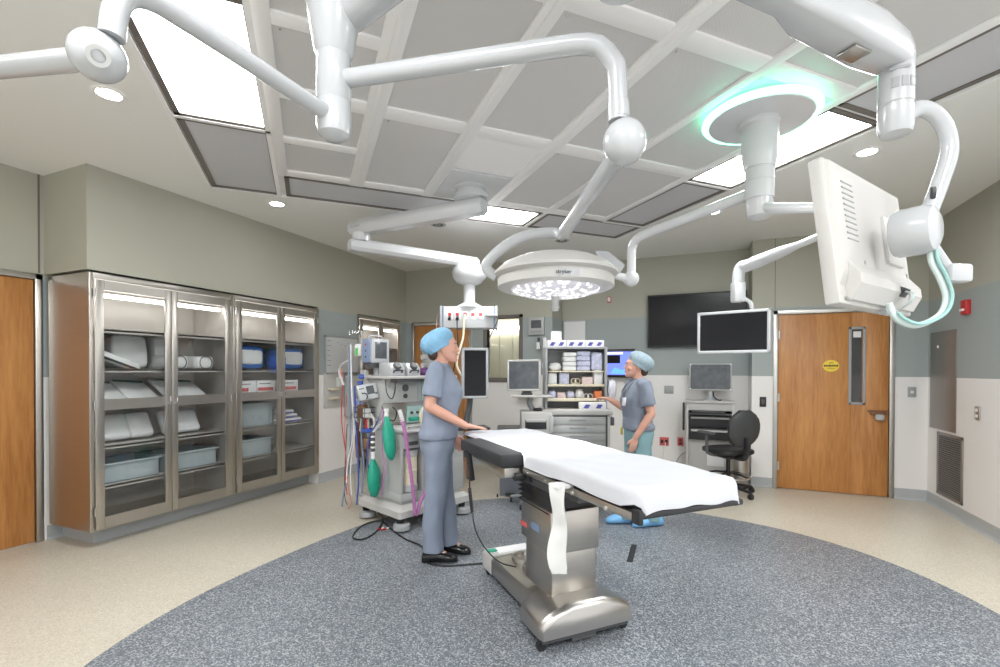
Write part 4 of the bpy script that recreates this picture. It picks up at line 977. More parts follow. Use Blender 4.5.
# units standing on top
for (y, d, lab) in ((-.33, .16, 'white vaporiser unit with black knob on the anaesthesia machine, nearest the viewer'), (-.14, .15, 'white vaporiser unit with black knob on the anaesthesia machine, next to a violet cloth')):
    u = thing('vaporiser', lab, 'vaporiser', amw(-.02, y, 1.405), AMR, 'vaporisers')
    b = MB(); b.prism([(-.10, 0), (.10, 0), (.10, .07), (.05, .125), (-.10, .125)], -d/2, d/2, 'xz', .008); b.build('body', 'white', u)
    MB().lathe([(.001, 0), (.04, 0), (.04, .02), (.03, .03), (.001, .03)], (.08, 0, .085), 20, (.75, 0, .65)).build('dial', 'dgrey', u)
    MB().tube(spline([(.10, -.05, .03), (.125, -.045, .05), (.125, .035, .05), (.10, .04, .03)], 4), .006, 8).build('handle', 'black', u)
o = thing('folded_cloth', 'dark violet folded cloth on top of the anaesthesia machine', 'cloth', amw(-.05, .09, 1.405), AMR)
b = MB(); superq(b, (0, 0, .025), (.2, .22, .05), .5, n=20, jit=.006, seed=4); superq(b, (.02, .02, .055), (.15, .17, .04), .6, n=16, jit=.006, seed=6); b.build('cloth', 'violet', o)
o = thing('module_rack', 'tall pale module rack on the anaesthesia machine, behind the nurse\'s blue cap', 'module rack', amw(-.10, .27, 1.405), AMR)
MB().b2((-.12, -.09, 0), (.10, .09, .38), .012).build('housing', 'pale', o)
for k in range(4): MB().b2((.10, -.08, .03+k*.085), (.112, .08, .105+k*.085), .003).build('module', 'offwhite' if k % 2 else 'grey', o)
for k in range(3): MB().box((-.06, -.11, .10+k*.09), (.05, .05, .05), .008).build('connector', 'offwhite', o)
def face_cam(p, off): # rz for an own -y front turned off degrees from the viewer
    d = V(-p.x, -p.y, 0); a = math.atan2(d.y, d.x)+R(off); return a+math.pi/2
# patient monitor
pp = amw(-.20, -.38, 1.645)
pm = thing('patient_monitor', 'boxy white patient monitor with blue edge and small dark screen', 'monitor', pp, face_cam(pp, 32))
b = MB(); b.box((0, .02, 0), (.205, .13, .225), .012); b.build('case', 'offwhite', pm)
MB().box((-.104, .02, 0), (.012, .134, .228), .004).build('blue_edge', 'slate', pm)
b = MB(); b.box((.005, -.048, .0), (.20, .02, .235), .01); b.build('bezel', 'white', pm)
MB().b2((-.055, -.0595, -.075), (.075, -.057, .085), .001).build('display', 'screen_grey', pm)
for k in range(3): MB().cyl((-.112, .02, -.06+k*.06), (-.107, .02, -.06+k*.06), .012, n=12).build('port', 'red' if k == 2 else 'dgrey', pm)
MB().tube(spline([(-.07, .02, .11), (-.06, .02, .145), (.06, .02, .145), (.07, .02, .11)], 4), .009, 8).build('handle', 'white', pm)
MB().b2((-.09, -.04, -.165), (.02, .07, -.113), .008).build('foot', 'dgrey', pm)
o = thing('post_bracket', 'grey bracket carrying the patient monitor', 'bracket', amw(-.2, -.38, 1.40), AMR)
MB().cyl((0, 0, .0), (0, 0, .085), .03, n=16).b2((-.05, -.05, 0), (.05, .05, .012), .003).build('post', 'grey', o)
# small tilted display
sp = amw(-.12, -.53, 1.255)
sm = thing('ventilator_display', 'small tilted white display with dark square screen below the patient monitor', 'display', sp); sm.rotation_euler = (R(-18), R(-9), face_cam(sp, 14))
MB().box((0, .02, 0), (.185, .06, .155), .014).build('case', 'white', sm); MB().b2((-.01, -.013, -.03), (.06, -.0085, .05), .001).build('display', 'screen_grey', sm)
MB().b2((-.075, -.0125, .03), (-.03, -.0085, .037)).build('key_row', 'ink', sm); MB().cyl((.072, -.008, -.03), (.072, -.02, -.03), .011, n=12).build('knob', 'dgrey', sm)
MB().tube(spline([(-.06, -.012, -.01), (-.03, -.03, -.02), (-.02, -.03, -.05), (-.03, -.012, -.07)], 4), .005, 8).build('clip', 'black', sm)
o = thing('display_arm', 'dark jointed arm holding the small tilted display', 'arm', amw(-.12, -.42, 1.20), AMR); MB().tube([V(0, .0, .0), V(.0, -.03, -.0), V(0, -.06, .02)], .014, 10).build('arm', 'dgrey', o)
# blue cluster of connectors and blood tube holder below
o = thing('cable_manifold', 'cluster of blue cable connectors beside the small tilted display', 'connector', amw(-.33, -.45, 1.30), AMR)
for k in range(4): MB().box((-.02+.02*(k % 2), -.02, -.10+.065*k), (.05, .05, .045), .010, (0, 0, .3*k)).build('connector', 'blue', o)
MB().b2((-.05, .0, -.16), (.05, .03, .16), .004).build('plate', 'pale', o)
# reservoir bags, with their necks
def bag(label, top, bot, rmax, neck):
    o = thing('breathing_bag', label, 'breathing bag', top, 0, 'green breathing bags')
    d = bot-top; L = d.length; prof = [(.012, 0), (.020, .02*L), (.034, .12*L), (rmax*.92, .3*L), (rmax, .55*L), (rmax*.9, .78*L), (rmax*.55, .93*L), (.012, L)]
    rel(o).lathe(prof, top, 20, d, sx=1, sy=.75).build('bag', 'green', o)
    rel(o).lathe([(.018, 0), (.02, .02), (.017, .05), (.022, .055), (.022, .075), (.001, .078)], top+V(0, 0, -.015), 16).build('neck', 'paper', o)
    return o
bag('dark green breathing bag hanging at the machine corner, upper of the two', amw(.19, -.53, 1.05), amw(.285, -.54, .66), .068, 0)
bag('dark green breathing bag hanging low at the left, lower of the two', amw(-.03, -.53, .64), amw(.0, -.53, .28), .072, 0)
o = thing('tube_fitting', 'dark fitting with white rings above the lower green bag', 'fitting', amw(-.03, -.53, .64)); r0 = amw(-.03, -.53, .70)
rel(o).cyl(r0-V(0, 0, .0), r0+V(0, 0, .18), .017, n=14).build('tube', 'dgrey', o)
for k in range(3): rel(o).lathe([(.017, 0), (.022, .004), (.022, .014), (.017, .018)], r0+V(0, 0, .03+k*.05), 16, closed=True).build('ring', 'paper', o)
rel(o).tube([r0+V(0, 0, .18), amw(-.0, -.47, .96), amw(-.0, -.42, 1.0)], .012, 8).build('elbow', 'pale', o)
# corrugated breathing hoses
def hose(name, label, pts, r, m, cat='hose', corr=True, grp=None):
    o = thing(name, label, cat, pts[0], 0, grp); sp_ = spline(pts, 14 if corr else 6)
    rr = [r*(1+(.10 if i % 2 else -.06)) for i in range(len(sp_))] if corr else r
    rel(o).tube(sp_, rr, 10).build('tube', m, o); return o
hose('corrugated_hose', 'mauve corrugated breathing hose hanging in a long loop beside the nurse', [amw(.36, -.49, 1.05), amw(.375, -.46, .9), amw(.37, -.40, .57), amw(.365, -.355, .29), amw(.365, -.345, .17), amw(.365, -.315, .165), amw(.365, -.28, .27), amw(.365, -.204, .367), amw(.36, -.157, .527), amw(.36, -.146, .72)], .0165, 'purple')
o = thing('hose_connector', 'white wye connector at the top of the mauve hose', 'connector', amw(.36, -.49, 1.05)); rel(o).tube([amw(.345, -.50, 1.11), amw(.36, -.49, 1.05), amw(.365, -.48, 1.01)], .018, 12).build('tube', 'paper', o)
o = thing('face_mask', 'cream oval breathing mask with teal strap on the machine worktop', 'mask', amw(.30, -.20, .93), AMR)
pts_ = [V(.03, -.055*math.cos(a)*1.0, .095+.085*math.sin(a)) for a in [2*math.pi*i/20 for i in range(20)]]
MB().tube(pts_+[pts_[0]], .016, 10).build('rim', 'cream', o)
b = MB(); superq(b, (.0, 0, .085), (.05, .10, .13), .8, n=18); b.build('shell', 'clear', o)
MB().b2((-.02, -.16, .065), (.02, .07, .10), .006).build('strap', 'green', o)
o = thing('pink_bag', 'pale pink plastic bag hanging below the breathing mask', 'bag', amw(.35, -.21, .89), AMR)
b = MB(); superq(b, (.02, 0, -.05), (.05, .13, .11), .7, n=20, jit=.004, seed=9); b.build('bag', mat('pink_film', (.66, .54, .60), .4), o)
# lines hanging at the left
hp = thing('line_pole', 'pale pole with hooks at the left of the anaesthesia machine', 'pole', amw(-.50, -.40, 0), AMR)
MB().cyl((.0, .03, .19), (.0, .03, 1.86), .012, n=12).b2((-.03, .0, .17), (.17, .06, .20), .004).build('pole', 'pale', hp)
for k in range(3): MB().tube(spline([(0, .03, 1.84-.03*k), (-.05+.04*k, -.02, 1.85), (-.09+.06*k, -.05, 1.82), (-.09+.06*k, -.055, 1.86)], 4), .005, 8).build('hook', 'chrome', hp)
MB().b2((-.045, -.025, 1.60), (.045, .005, 1.72), .01).build('drip_chamber', 'paper', hp); MB().b2((-.02, -.028, 1.61), (.025, -.024, 1.68)).build('green_tag', mat('tag_green', (.12, .62, .12), .5), hp)
MB().b2((-.045, -.03, 1.06), (.045, .03, 1.22), .015).build('clear_bag', 'clear', hp); MB().b2((-.043, -.028, 1.10), (.043, .028, 1.16), .008).build('blue_fluid', mat('pale_blue_label', (.42, .46, .80), .4), hp)
ln = [('red', 'thin red line hanging at the far left of the machine', [(-.78, 1.46), (-.755, 1.30), (-.775, .93), (-.685, .55), (-.69, .30), (-.66, .16)], .005),
      ('slate', 'slate blue cable hanging in front of the line pole', [(-.60, 1.70), (-.60, 1.4), (-.585, 1.1), (-.575, .75), (-.62, .42), (-.72, .12), (-.74, .03)], .008),
      ('paper', 'white line crossing in front of the line pole', [(-.535, 1.72), (-.52, 1.26), (-.48, .85), (-.60, .5), (-.62, .3)], .008),
      ('blue', 'dark blue cable hanging just right of the line pole', [(-.44, 1.30), (-.42, .96), (-.385, .66), (-.367, .36), (-.40, .12)], .008),
      ('brown', 'dark brown ribbed tube hanging left of the lower green bag', [(-.46, .93), (-.455, .75), (-.44, .58)], .026),
      ('offwhite', 'white curved hose at the upper left near the whiteboard', [(-.62, 1.55), (-.76, 1.50), (-.79, 1.42), (-.72, 1.32), (-.70, 1.30)], .014),
      ('redbox', 'thin pinkish line hanging between the blue cables', [(-.62, 1.2), (-.66, .8), (-.60, .3), (-.53, .12), (-.58, .04)], .004),
      ('paper', 'white line hanging close to the machine side', [(-.40, 1.1), (-.44, .8), (-.52, .45), (-.50, .2)], .006),
      ('black', 'black sensor lead ending above the floor', [(-.66, .9), (-.70, .5), (-.71, .15), (-.66, .06)], .004),
      ('clear', 'clear drip tubing hanging beside the white line', [(-.50, 1.05), (-.53, .7), (-.50, .4), (-.46, .18)], .007),
      ('slate', 'grey blue cable beside the lower green bag', [(-.30, 1.15), (-.33, .8), (-.29, .5), (-.33, .25)], .008),
      ('offwhite', 'cream looped tube in front of the machine shelf', [(-.34, .86), (-.30, 1.0), (-.20, 1.06), (-.10, 1.0), (-.08, .9)], .010)]
for k, (m_, lab, pts_, r_) in enumerate(ln): hose('hanging_line', lab, [amw(x, -.44-.014*(k % 4), z) for x, z in pts_], r_, m_, 'cable', False)
for k, (lab, pts_, m_, r_) in enumerate((('black looped sensor cable across the steel panel of the machine', [(.0, 1.12), (.08, 1.02), (.20, 1.0), (.24, 1.08), (.18, 1.12)], 'black', .006),
        ('grey coiled cable below the small tilted display', [(-.22, 1.16), (-.18, 1.04), (-.08, 1.0), (.0, 1.06), (.02, 1.13)], 'grey', .008),
        ('thin black cable drooping from the top shelf', [(.10, 1.37), (.12, 1.25), (.20, 1.20), (.25, 1.28), (.25, 1.37)], 'black', .005),
        ('thin violet line hanging beside the upper green bag', [(.08, 1.1), (.06, .8), (.10, .55), (.05, .30)], 'purple', .006),
        ('thin dark blue line hanging between the green bags', [(.02, 1.0), (-.14, .8), (-.16, .55), (-.10, .26)], 'blue', .006))):
    hose('looped_cable', lab, [amw(x, -.455-.012*k, z) for x, z in pts_], r_, m_, 'cable', False)
o = thing('wire_basket', 'dark wire basket with small items on the left side of the machine', 'basket', amw(-.24, -.50, 1.0), AMR)
b = MB()
for z in (0, .05, .10): b.tube([V(-.10, -.05, z), V(.10, -.05, z), V(.10, .06, z), V(-.10, .06, z), V(-.10, -.05, z)], .004, 6)
for x in (-.10, -.05, 0, .05, .10): b.tube([V(x, .06, 0), V(x, -.05, 0), V(x, -.05, .10)], .003, 6)
b.build('basket', 'dgrey', o)
MB().b2((-.07, -.03, .006), (.02, .04, .12), .006).build('carton', 'brown', o); MB().b2((.03, -.03, .006), (.08, .03, .09), .006).build('packet', 'paper', o)
o = thing('suction_jar', 'clear jar with dark blue lid on the side of the machine', 'jar', amw(-.22, -.47, .86), AMR)
MB().cyl((0, 0, -.16), (0, 0, 0), .05, .055, n=20).build('jar', 'clear', o); MB().cyl((0, 0, 0), (0, 0, .035), .06, n=20, bev=.005).build('lid', 'blue', o)
MB().tube(spline([(.02, 0, .03), (.03, -.01, .12), (.10, -.02, .15), (.14, .02, .12)], 4), .010, 8).build('tube', 'offwhite', o); MB().cyl((.0, 0, -.155), (0, 0, -.06), .045, n=18).build('contents', 'brown', o)
MB().cyl((-.01, 0, .035), (-.01, 0, .13), .022, n=14).build('filter', 'red', o)
# black cable on the floor from the machine to the table base
fc = [(-3.05, 4.02), (-3.011, 3.936), (-2.805, 3.745), (-2.655, 3.442), (-2.639, 3.25), (-2.74, 3.24), (-2.838, 3.40), (-2.879, 3.58), (-2.80, 3.70), (-2.555, 3.542), (-2.316, 3.397), (-2.083, 3.298), (-1.883, 3.05), (-1.736, 3.04), (-1.60, 3.12), (-1.47, 3.20), (-1.38, 3.22)]
o = thing('floor_cable', 'black power cable looping across the floor to the operating table', 'cable', (fc[0][0], fc[0][1], 0)); rel(o).tube(spline([V(x, y, .0105) for x, y in fc], 6), .0075, 8).build('cable', 'black', o)
for dx, lab in ((0, 'small red and white plug lying by the looped cable, left one'), (.045, 'small red and white plug lying by the looped cable, right one')):
    o = thing('lead_plug', lab, 'plug', (-2.66+dx*.9, 3.52+dx*.4, .003), R(70), 'lead plugs'); MB().cyl((-.03, 0, .01), (.0, 0, .01), .009, n=10).build('plug', 'red', o); MB().cyl((.0, 0, .01), (.03, 0, .01), .007, n=10).build('collar', 'paper', o)

# ================================================================== tall screen on an arm beside the nurse
tsp = V(-1.934, 3.975, 1.432)
ts = screen('tall_screen', 'tall upright dark screen in a white frame beside the nurse', 'screen', tsp, face_cam(tsp, 12)-0, .255, .475, .05, .026, 'white', 'screen')
o = thing('screen_support', 'black curved support and tray below the tall screen', 'support', (tsp.x, tsp.y, .9), face_cam(tsp, 12))
MB().tube(spline([(-.03, .06, .36), (-.035, .075, .22), (-.06, .075, .10), (-.07, .05, .03)], 5), .028, 12).build('post', 'dgrey', o)
MB().b2((-.12, -.10, .005), (.13, .13, .03), .01).build('tray', 'black', o)
MB().tube(spline([(-.06, .05, .015), (-.25, .10, .0), (-.42, .10, -.02)], 5), .025, 12).build('arm', 'dgrey', o)

# ================================================================== rolling computer stand with a printer
CY = yaw
cs = thing('computer_stand', 'white rolling computer stand with a narrow tray', 'stand', (-1.665, 4.80, 0), CY)
MB().b2((-.21, -.14, 1.172), (.215, .14, 1.195), .010).build('tray', 'offwhite', cs)
MB().tube(spline([(.0, .02, 1.17), (-.01, .03, 1.10), (.03, .04, 1.03), (.08, .04, 1.0)], 5), .03, 12).build('neck', 'grey', cs)
MB().b2((-.13, -.16, .30), (.16, .18, .62), .012).build('body', 'offwhite', cs); MB().b2((-.16, -.17, .62), (.155, .20, .80), .01).build('box', 'pale', cs)
MB().cyl((.05, .05, .06), (.05, .05, .3), .03, n=14).build('post', 'grey', cs)
for a in range(5):
    an = 2*math.pi*a/5+.3; l_ = MB().tube([(.05, .05, .09), (.05+.15*math.cos(an), .05+.15*math.sin(an), .08), (.05+.27*math.cos(an), .05+.27*math.sin(an), .06)], [.03, .024, .018], 10).build('leg', 'grey', cs)
    MB().cyl((.05+.27*math.cos(an)-.012, .05+.27*math.sin(an), .028), (.05+.27*math.cos(an)+.012, .05+.27*math.sin(an), .028), .028, n=14).build('caster', 'black', l_)
cmp_ = V(-1.72, 4.74, 1.405)
cm = screen('computer_monitor', 'square beige framed computer monitor on the rolling stand', 'monitor', cmp_, face_cam(cmp_, -8), .36, .335, .05, .022, 'offwhite', 'screen_grey', R(-4)); cm.rotation_euler = (R(-4), R(-1), face_cam(cmp_, -8))
o = thing('swivel_bracket', 'dark joint between the beige monitor and the white tray', 'bracket', (-1.70, 4.77, 1.195), CY); MB().b2((-.06, -.04, 0), (.06, .04, .02), .006).cyl((0, .0, .02), (0, 0, .07), .02, n=12).b2((-.05, -.02, .02), (.05, .02, .045), .004).build('joint', 'dgrey', o)
pr_ = thing('printer', 'white printer with dark paper slot below the beige monitor', 'printer', (-1.60, 4.80, .80), CY)
MB().b2((-.17, -.18, 0), (.15, .18, .225), .012).build('body', 'offwhite', pr_); MB().b2((-.13, -.187, .05), (.09, -.176, .14), .003).build('paper_slot', 'black', pr_); MB().b2((-.12, -.21, .125), (.08, -.17, .15), .003).build('lid', 'pale', pr_); MB().b2((.115, -.186, .02), (.16, -.178, .19), .002).build('panel', 'pale', pr_)
o = thing('computer_mouse', 'black mouse on top of the white printer', 'mouse', (-1.57, 4.745, 1.025), CY); b = MB(); superq(b, (0, 0, .018), (.10, .06, .036), .8, n=18); b.build('mouse', 'black', o)
# waste bin
wbn = thing('waste_bin', 'tall grey waste bin with dark lid behind the operating table', 'bin', (-2.06, 5.20, 0), CY)
b = MB(); b.loft([[V(x*k, y*k, z) for x, y in ((-.13, -.15), (.13, -.15), (.13, .15), (-.13, .15))] for z, k in ((0, .92), (.03, .94), (.74, 1.05))]); b.build('body', 'greybin2' if 'greybin2' in M else mat('slate_grey_bin', (.22, .24, .27), .5), wbn)
MB().b2((-.155, -.175, .74), (.155, .175, .79), .02).build('lid', 'dgrey', wbn); MB().b2((-.16, -.19, .0), (-.14, -.16, .03)).b2((-.06, -.19, .02), (.06, -.14, .035), .005).build('pedal', 'black', wbn)

# ================================================================== supply cart with an open hutch
ct = thing('supply_cart', 'pale grey supply cart with drawers and an open hutch of supplies', 'cart', (-1.175, 4.90, 0), CY)
MB().b2((-.35, .0, .12), (.35, .48, .985), .015).build('body', 'offwhite', ct)
MB().b2((-.375, -.02, .985), (.375, .50, 1.045), .014).build('top', 'offwhite', ct)
for k, (z0, z1) in enumerate(((.885, .965), (.80, .88), (.715, .795), (.63, .71), (.48, .625), (.31, .475), (.14, .305))):
    d = MB().b2((-.29, -.018, z0+.004), (.29, .004, z1-.004), .005).build('drawer', 'pale', ct)
    MB().b2((-.09, -.026, z1-.036), (.09, -.016, z1-.018), .003).build('pull', 'grey', d)
MB().b2((-.315, -.006, .12), (-.298, .002, .985)).b2((.298, -.006, .12), (.315, .002, .985)).b2((-.3, -.003, .97), (.3, .002, .983)).build('drawer_frame', 'dgrey', ct)
MB().b2((.352, .04, .87), (.40, .16, .96), .01).build('side_handle', 'dgrey', ct)
b = MB(); b.b2((-.335, .10, 1.045), (-.31, .42, 1.70), .003).b2((.31, .10, 1.045), (.335, .42, 1.70), .003).b2((-.335, .10, 1.69), (.335, .42, 1.712), .003).b2((-.31, .405, 1.045), (.31, .42, 1.70)); b.build('hutch_frame', 'grey', ct)
MB().b2((-.31, .395, 1.12), (.31, .405, 1.69)).build('back_panel', 'pale', ct)
for z in (1.125, 1.285, 1.44): MB().b2((-.308, .12, z), (.308, .40, z+.014), .002).build('shelf', 'cream', ct)
MB().b2((-.308, .112, 1.125), (.308, .12, 1.16), .002).b2((-.308, .112, 1.285), (.308, .12, 1.31), .002).build('shelf_lip', 'cream', ct)
for x, y in ((-.28, .06), (.28, .06), (-.28, .42), (.28, .42)): MB().cyl((x-.015, y, .05), (x+.015, y, .05), .05, n=18).b2((x-.02, y-.02, .05), (x+.02, y+.02, .125), .004).build('caster', 'dgrey', ct)
def ctw(x, y, z):
    q = Matrix.Rotation(CY, 3, 'Z') @ V(x, y, 0); return V(-1.175+q.x, 4.90+q.y, z)
HG = 'supplies in the cart hutch'
ro = ['top shelf', 'middle shelf', 'bottom shelf']
it = [('crumpled white bag', -.22, 0, .13, .08, 'poly', .7), ('tall white wrapped stack', -.065, 0, .14, .19, 'poly', .25), ('blue-grey printed pack stack', .085, 0, .14, .20, 'wrapb', .2), ('pale striped pack', .235, 0, .12, .19, 'wrapb', .3),
      ('white folded packet', -.25, 1, .09, .12, 'poly', .25), ('pale blue packet', -.12, 1, .10, .125, 'wrapb', .3), ('cream coiled tubing', .01, 1, .11, .09, 'cream', .8), ('pinkish box', .13, 1, .11, .08, 'wrapp', .12), ('large white pouch', .25, 1, .10, .145, 'poly', .3),
      ('grey crumpled pouch', -.25, 2, .09, .09, 'wrapb', .7), ('pink paper packet', -.15, 2, .09, .07, 'wrapp', .4), ('blue-white roll', -.05, 2, .09, .085, 'wrapb', .8), ('white gauze roll', .05, 2, .09, .10, 'poly', .8), ('white ring of tubing', .15, 2, .08, .07, 'paper', .8), ('small orange carton', .25, 2, .07, .085, 'orange', .1)]
M['wrapb'] = mat('blue_print_film', (.52, .54, .68), .4, var=.45, vscale=26); M['wrapp'] = mat('pale_pink_paper', (.68, .55, .53), .6)
for k, (nm, x, row, w_, h_, m_, e_) in enumerate(it):
    z = (1.454, 1.299, 1.139)[row]; w_ *= 1.08; h_ *= 1.14 if row else 1.08
    o = thing('supply_pack' if 'carton' not in nm and 'box' not in nm else 'carton', f'{nm} on the {ro[row]} of the supply cart hutch', 'supply', ctw(x, .22, z), CY, HG)
    b = MB()
    if 'tubing' in nm:
        for j in range(2): b.lathe([(.022, .0), (.034, .004), (.034, .014), (.022, .018)], ((j-.5)*.045, .0, h_*.4), 18, (0, -1, .2), closed=True)
    elif 'stack' in nm:
        for j in range(4): superq(b, (.004*(j % 2), 0, h_*(j+.5)/4), (w_, .16, h_/4), .3, n=16, jit=.002, seed=k*5+j)
    else: superq(b, (0, 0, h_/2), (w_, .14, h_), e_, n=20, jit=.006 if e_ > .3 else .001, seed=k)
    b.build('item', m_, o)
gb = [('glove_box', 'white box with violet print on the supply cart top, left of three', -.205), ('glove_box', 'white box with violet print on the supply cart top, middle of three', .0), ('glove_box', 'white box with violet print on the supply cart top, right of three', .205)]
for nm, lab, x in gb:
    o = thing(nm, lab, 'box', ctw(x, .24, 1.712), CY, 'boxes on the hutch'); MB().b2((-.1, -.11, 0), (.1, .11, .075), .003).build('box', 'paper', o)
    for q in (-.05, .045): MB().prism([(q-.03, .015), (q+.01, .012), (q+.035, .05), (q-.005, .055)], -.1122, -.1098, 'xz').build('print', 'inkblue', o)
o = thing('glove_box', 'white box with violet print on the cart worktop', 'box', ctw(.16, .02, 1.045), CY); MB().b2((-.14, -.02, 0), (.14, .06, .075), .003).build('box', 'paper', o)
for q in (-.07, .06): MB().prism([(q-.03, .015), (q+.02, .012), (q+.045, .05), (q-.005, .055)], -.0222, -.0198, 'xz').build('print', 'inkblue', o)
o = thing('plastic_bag', 'clear plastic bag hanging at the right side of the supply cart hutch', 'bag', ctw(.37, .16, 1.32), CY); b = MB(); superq(b, (.02, 0, -.07), (.09, .16, .22), .7, n=20, jit=.008, seed=12); b.build('bag', mat('milky_film', (.66, .66, .72), .3), o)
MB().tube([(-.035, 0, .02), (-.0, 0, .03), (.02, 0, .02)], .004, 6).build('hook', 'chrome', o)
# ================================================================== things on and along the walls
def wallbox_thing(name, label, cat, c, d, m, r=.006, rz=0., grp=None):
    """box-bodied thing: own x along the wall, -y out of it; returns the Empty"""
    o = thing(name, label, cat, c, rz, grp); MB().box((0, 0, 0), d, r).build('housing', m, o); return o
# big wall screen
t = screen('wall_screen', 'large black wall screen on the back wall', 'screen', (-.045, YT-.06, 2.165), 0, 1.27, .745, .06, .022, 'black', 'screen')
MB().b2((-.25, .055, -.2), (.25, .0595, .2)).build('wall_mount', 'dgrey', t)
o = wallbox_thing('small_screen', 'blue lit screen with dark window on the back wall behind the second nurse', 'screen', (-1.08, YT-.09, 1.565), (.46, .06, .42), 'black', .008)
MB().b2((-.215, -.0325, -.17), (.215, -.029, .17)).build('display', emit('blue_display', (.10, .14, .62), .9), o)
MB().b2((-.19, -.0345, .0), (.02, -.032, .12)).build('dark_window', 'screen', o); MB().b2((-.215, -.0345, .13), (.06, -.032, .165)).build('pale_bar', emit('pale_display', (.62, .68, .80), .5), o)
MB().prism([(-.12, -.15), (.10, -.16), (.16, -.05), (.05, -.10), (-.06, -.06)], -.0345, -.032, 'xz').build('glow_patch', emit('cyan_display', (.10, .30, .85), .7), o)
MB().box((0, .055, 0), (.2, .05, .2)).build('wall_mount', 'dgrey', o)
# whiteboards and intercom
o = thing('whiteboard', 'small white marker board above the supply cart', 'whiteboard', (-1.765, YT-.012, 2.03))
MB().b2((-.165, -.004, -.185), (.165, .010, .185)).build('board', 'paper', o)
b = MB(); b.b2((-.18, -.012, -.20), (-.163, .012, .20), .002).b2((.163, -.012, -.20), (.18, .012, .20), .002).b2((-.18, -.012, .183), (.18, .012, .20), .002).b2((-.18, -.02, -.20), (.18, .012, -.183), .002); b.build('frame', 'pale', o)
o = thing('whiteboard', 'large marker board in a grey frame on the left wall beside the steel cabinets', 'whiteboard', (XL+.012, 5.085, 1.66), R(90))
MB().b2((-.31, -.004, -.235), (.31, .010, .235)).build('board', 'board', o)
b = MB(); b.b2((-.325, -.012, -.25), (-.308, .012, .25), .002).b2((.308, -.012, -.25), (.325, .012, .25), .002).b2((-.325, -.012, .233), (.325, .012, .25), .002).b2((-.325, -.03, -.25), (.325, .012, -.233), .002); b.build('frame', 'grey', o)
ik = MB(); rn2 = random.Random(2)
for k in range(6): ik.b2((-.28, -.0055, .18-k*.065), (-.28+.04+.03*rn2.random(), -.0035, .188-k*.065))
for k in range(5): ik.b2((-.10+k*.07, -.0055, .165-.02*(k % 3)), (-.10+k*.07+.035, -.0035, .172-.02*(k % 3)))
ik.build('marker_notes', 'slate', o)
o = wallbox_thing('wall_intercom', 'grey wall panel with a small dark display beside the window', 'intercom', (-2.20, YB-.026, 2.11), (.24, .05, .26), 'pale', .008)
MB().b2((-.08, -.0275, -.03), (.075, -.0245, .085)).build('display', 'screen_grey', o); MB().b2((-.09, -.0275, -.10), (.09, -.0245, -.07)).build('key_row', 'grey', o)
o = thing('cord_handset', 'white hanging tube and hook set below the wall intercom', 'dispenser', (-2.17, YB-.05, 1.80)); MB().cyl((0, 0, -.03), (0, 0, .07), .03, n=14).build('bottle', 'paper', o); MB().cyl((0, 0, .07), (0, .0, .13), .012, n=10).b2((-.015, .0, .10), (.015, .05, .14)).build('hook', 'dgrey', o)
o = wallbox_thing('paper_cup_dispenser', 'slim white upright dispenser at the corner beside the whiteboard', 'dispenser', (-2.06, YB-.045, 1.76), (.06, .085, .36), 'paper', .02); MB().b2((-.04, -.05, -.28), (.035, .04, -.19), .015).build('tray', 'paper', o)
o = thing('towel_roll', 'white roll standing on the cart boxes', 'roll', ctw(-.20, .24, 1.788), CY); MB().cyl((0, 0, 0), (0, 0, .10), .06, n=20, bev=.006).build('roll', 'paper', o)
o = wallbox_thing('grey_box', 'small beige wall box behind the square computer monitor', 'box', (-2.33, YB-.03, 1.14), (.12, .055, .14), 'offwhite'); MB().b2((-.16, -.10, -.085), (.12, .03, -.07), .004).build('ledge', 'offwhite', o)
# left wall: glove holder, white panel with shelf
o = wallbox_thing('wall_dispenser', 'tall white wall panel with two small ledges next to the steel cabinets', 'dispenser', (XL+.012, 4.93, 1.19), (.36, .02, .46), 'offwhite', .004, R(90))
MB().b2((-.12, -.075, .0), (.03, -.01, .03), .006).build('ledge', 'cream', o); MB().b2((-.12, -.075, -.12), (.03, -.01, -.09), .006).build('ledge', 'cream', o); MB().b2((.03, -.03, .04), (.15, -.01, .17), .004).build('notice', 'paper', o)
o = wallbox_thing('glove_dispenser', 'pale steel glove box holder on the left wall behind the hanging lines', 'dispenser', (XL+.045, 5.30, 1.10), (.34, .085, .56), 'pale', .004, R(90))
for z in (.17, .0, -.17): MB().b2((-.13, -.046, z-.07), (.13, -.0415, z+.07), .002).build('box_front', 'offwhite', o)
# fire strobe, alarm and plates
o = wallbox_thing('strobe_light', 'small red and white alarm strobe high on the back wall', 'alarm', (-1.24, YT-.015, 2.52), (.06, .03, .09), 'redbox', .006); MB().b2((-.02, -.03, -.03), (.02, -.014, .03), .004).build('lens', 'paper', o)
o = wallbox_thing('fire_alarm', 'red fire alarm pull station on the right wall', 'fire alarm', (XR-.022, 5.88, 2.07), (.10, .044, .14), 'red', .008, R(-90)); MB().b2((-.035, -.036, -.035), (.035, -.02, -.012), .004).build('pull_bar', 'paper', o)
def plate(label, c, d, m, ins, mi, rz=0., grp='wall plates'):
    o = thing('wall_plate', label, 'wall plate', c, rz, grp); MB().box((0, 0, 0), d, .003).build('plate', m, o)
    for x, z, w_, h_ in ins: MB().box((x, -d[1]/2-.001, z), (w_, .008, h_), .002).build('insert', mi, o)
    return o
plate('steel plate with small white button between the wide door and the corner', (2.225, YD-.006, 1.222), (.075, .012, .115), 'grey', [(0, 0, .03, .03)], 'paper')
plate('steel plate with two white switches on the right wall', (XR-.006, 5.69, 1.075), (.08, .012, .12), 'satin', [(0, .027, .035, .03), (0, -.027, .035, .03)], 'paper', R(-90))
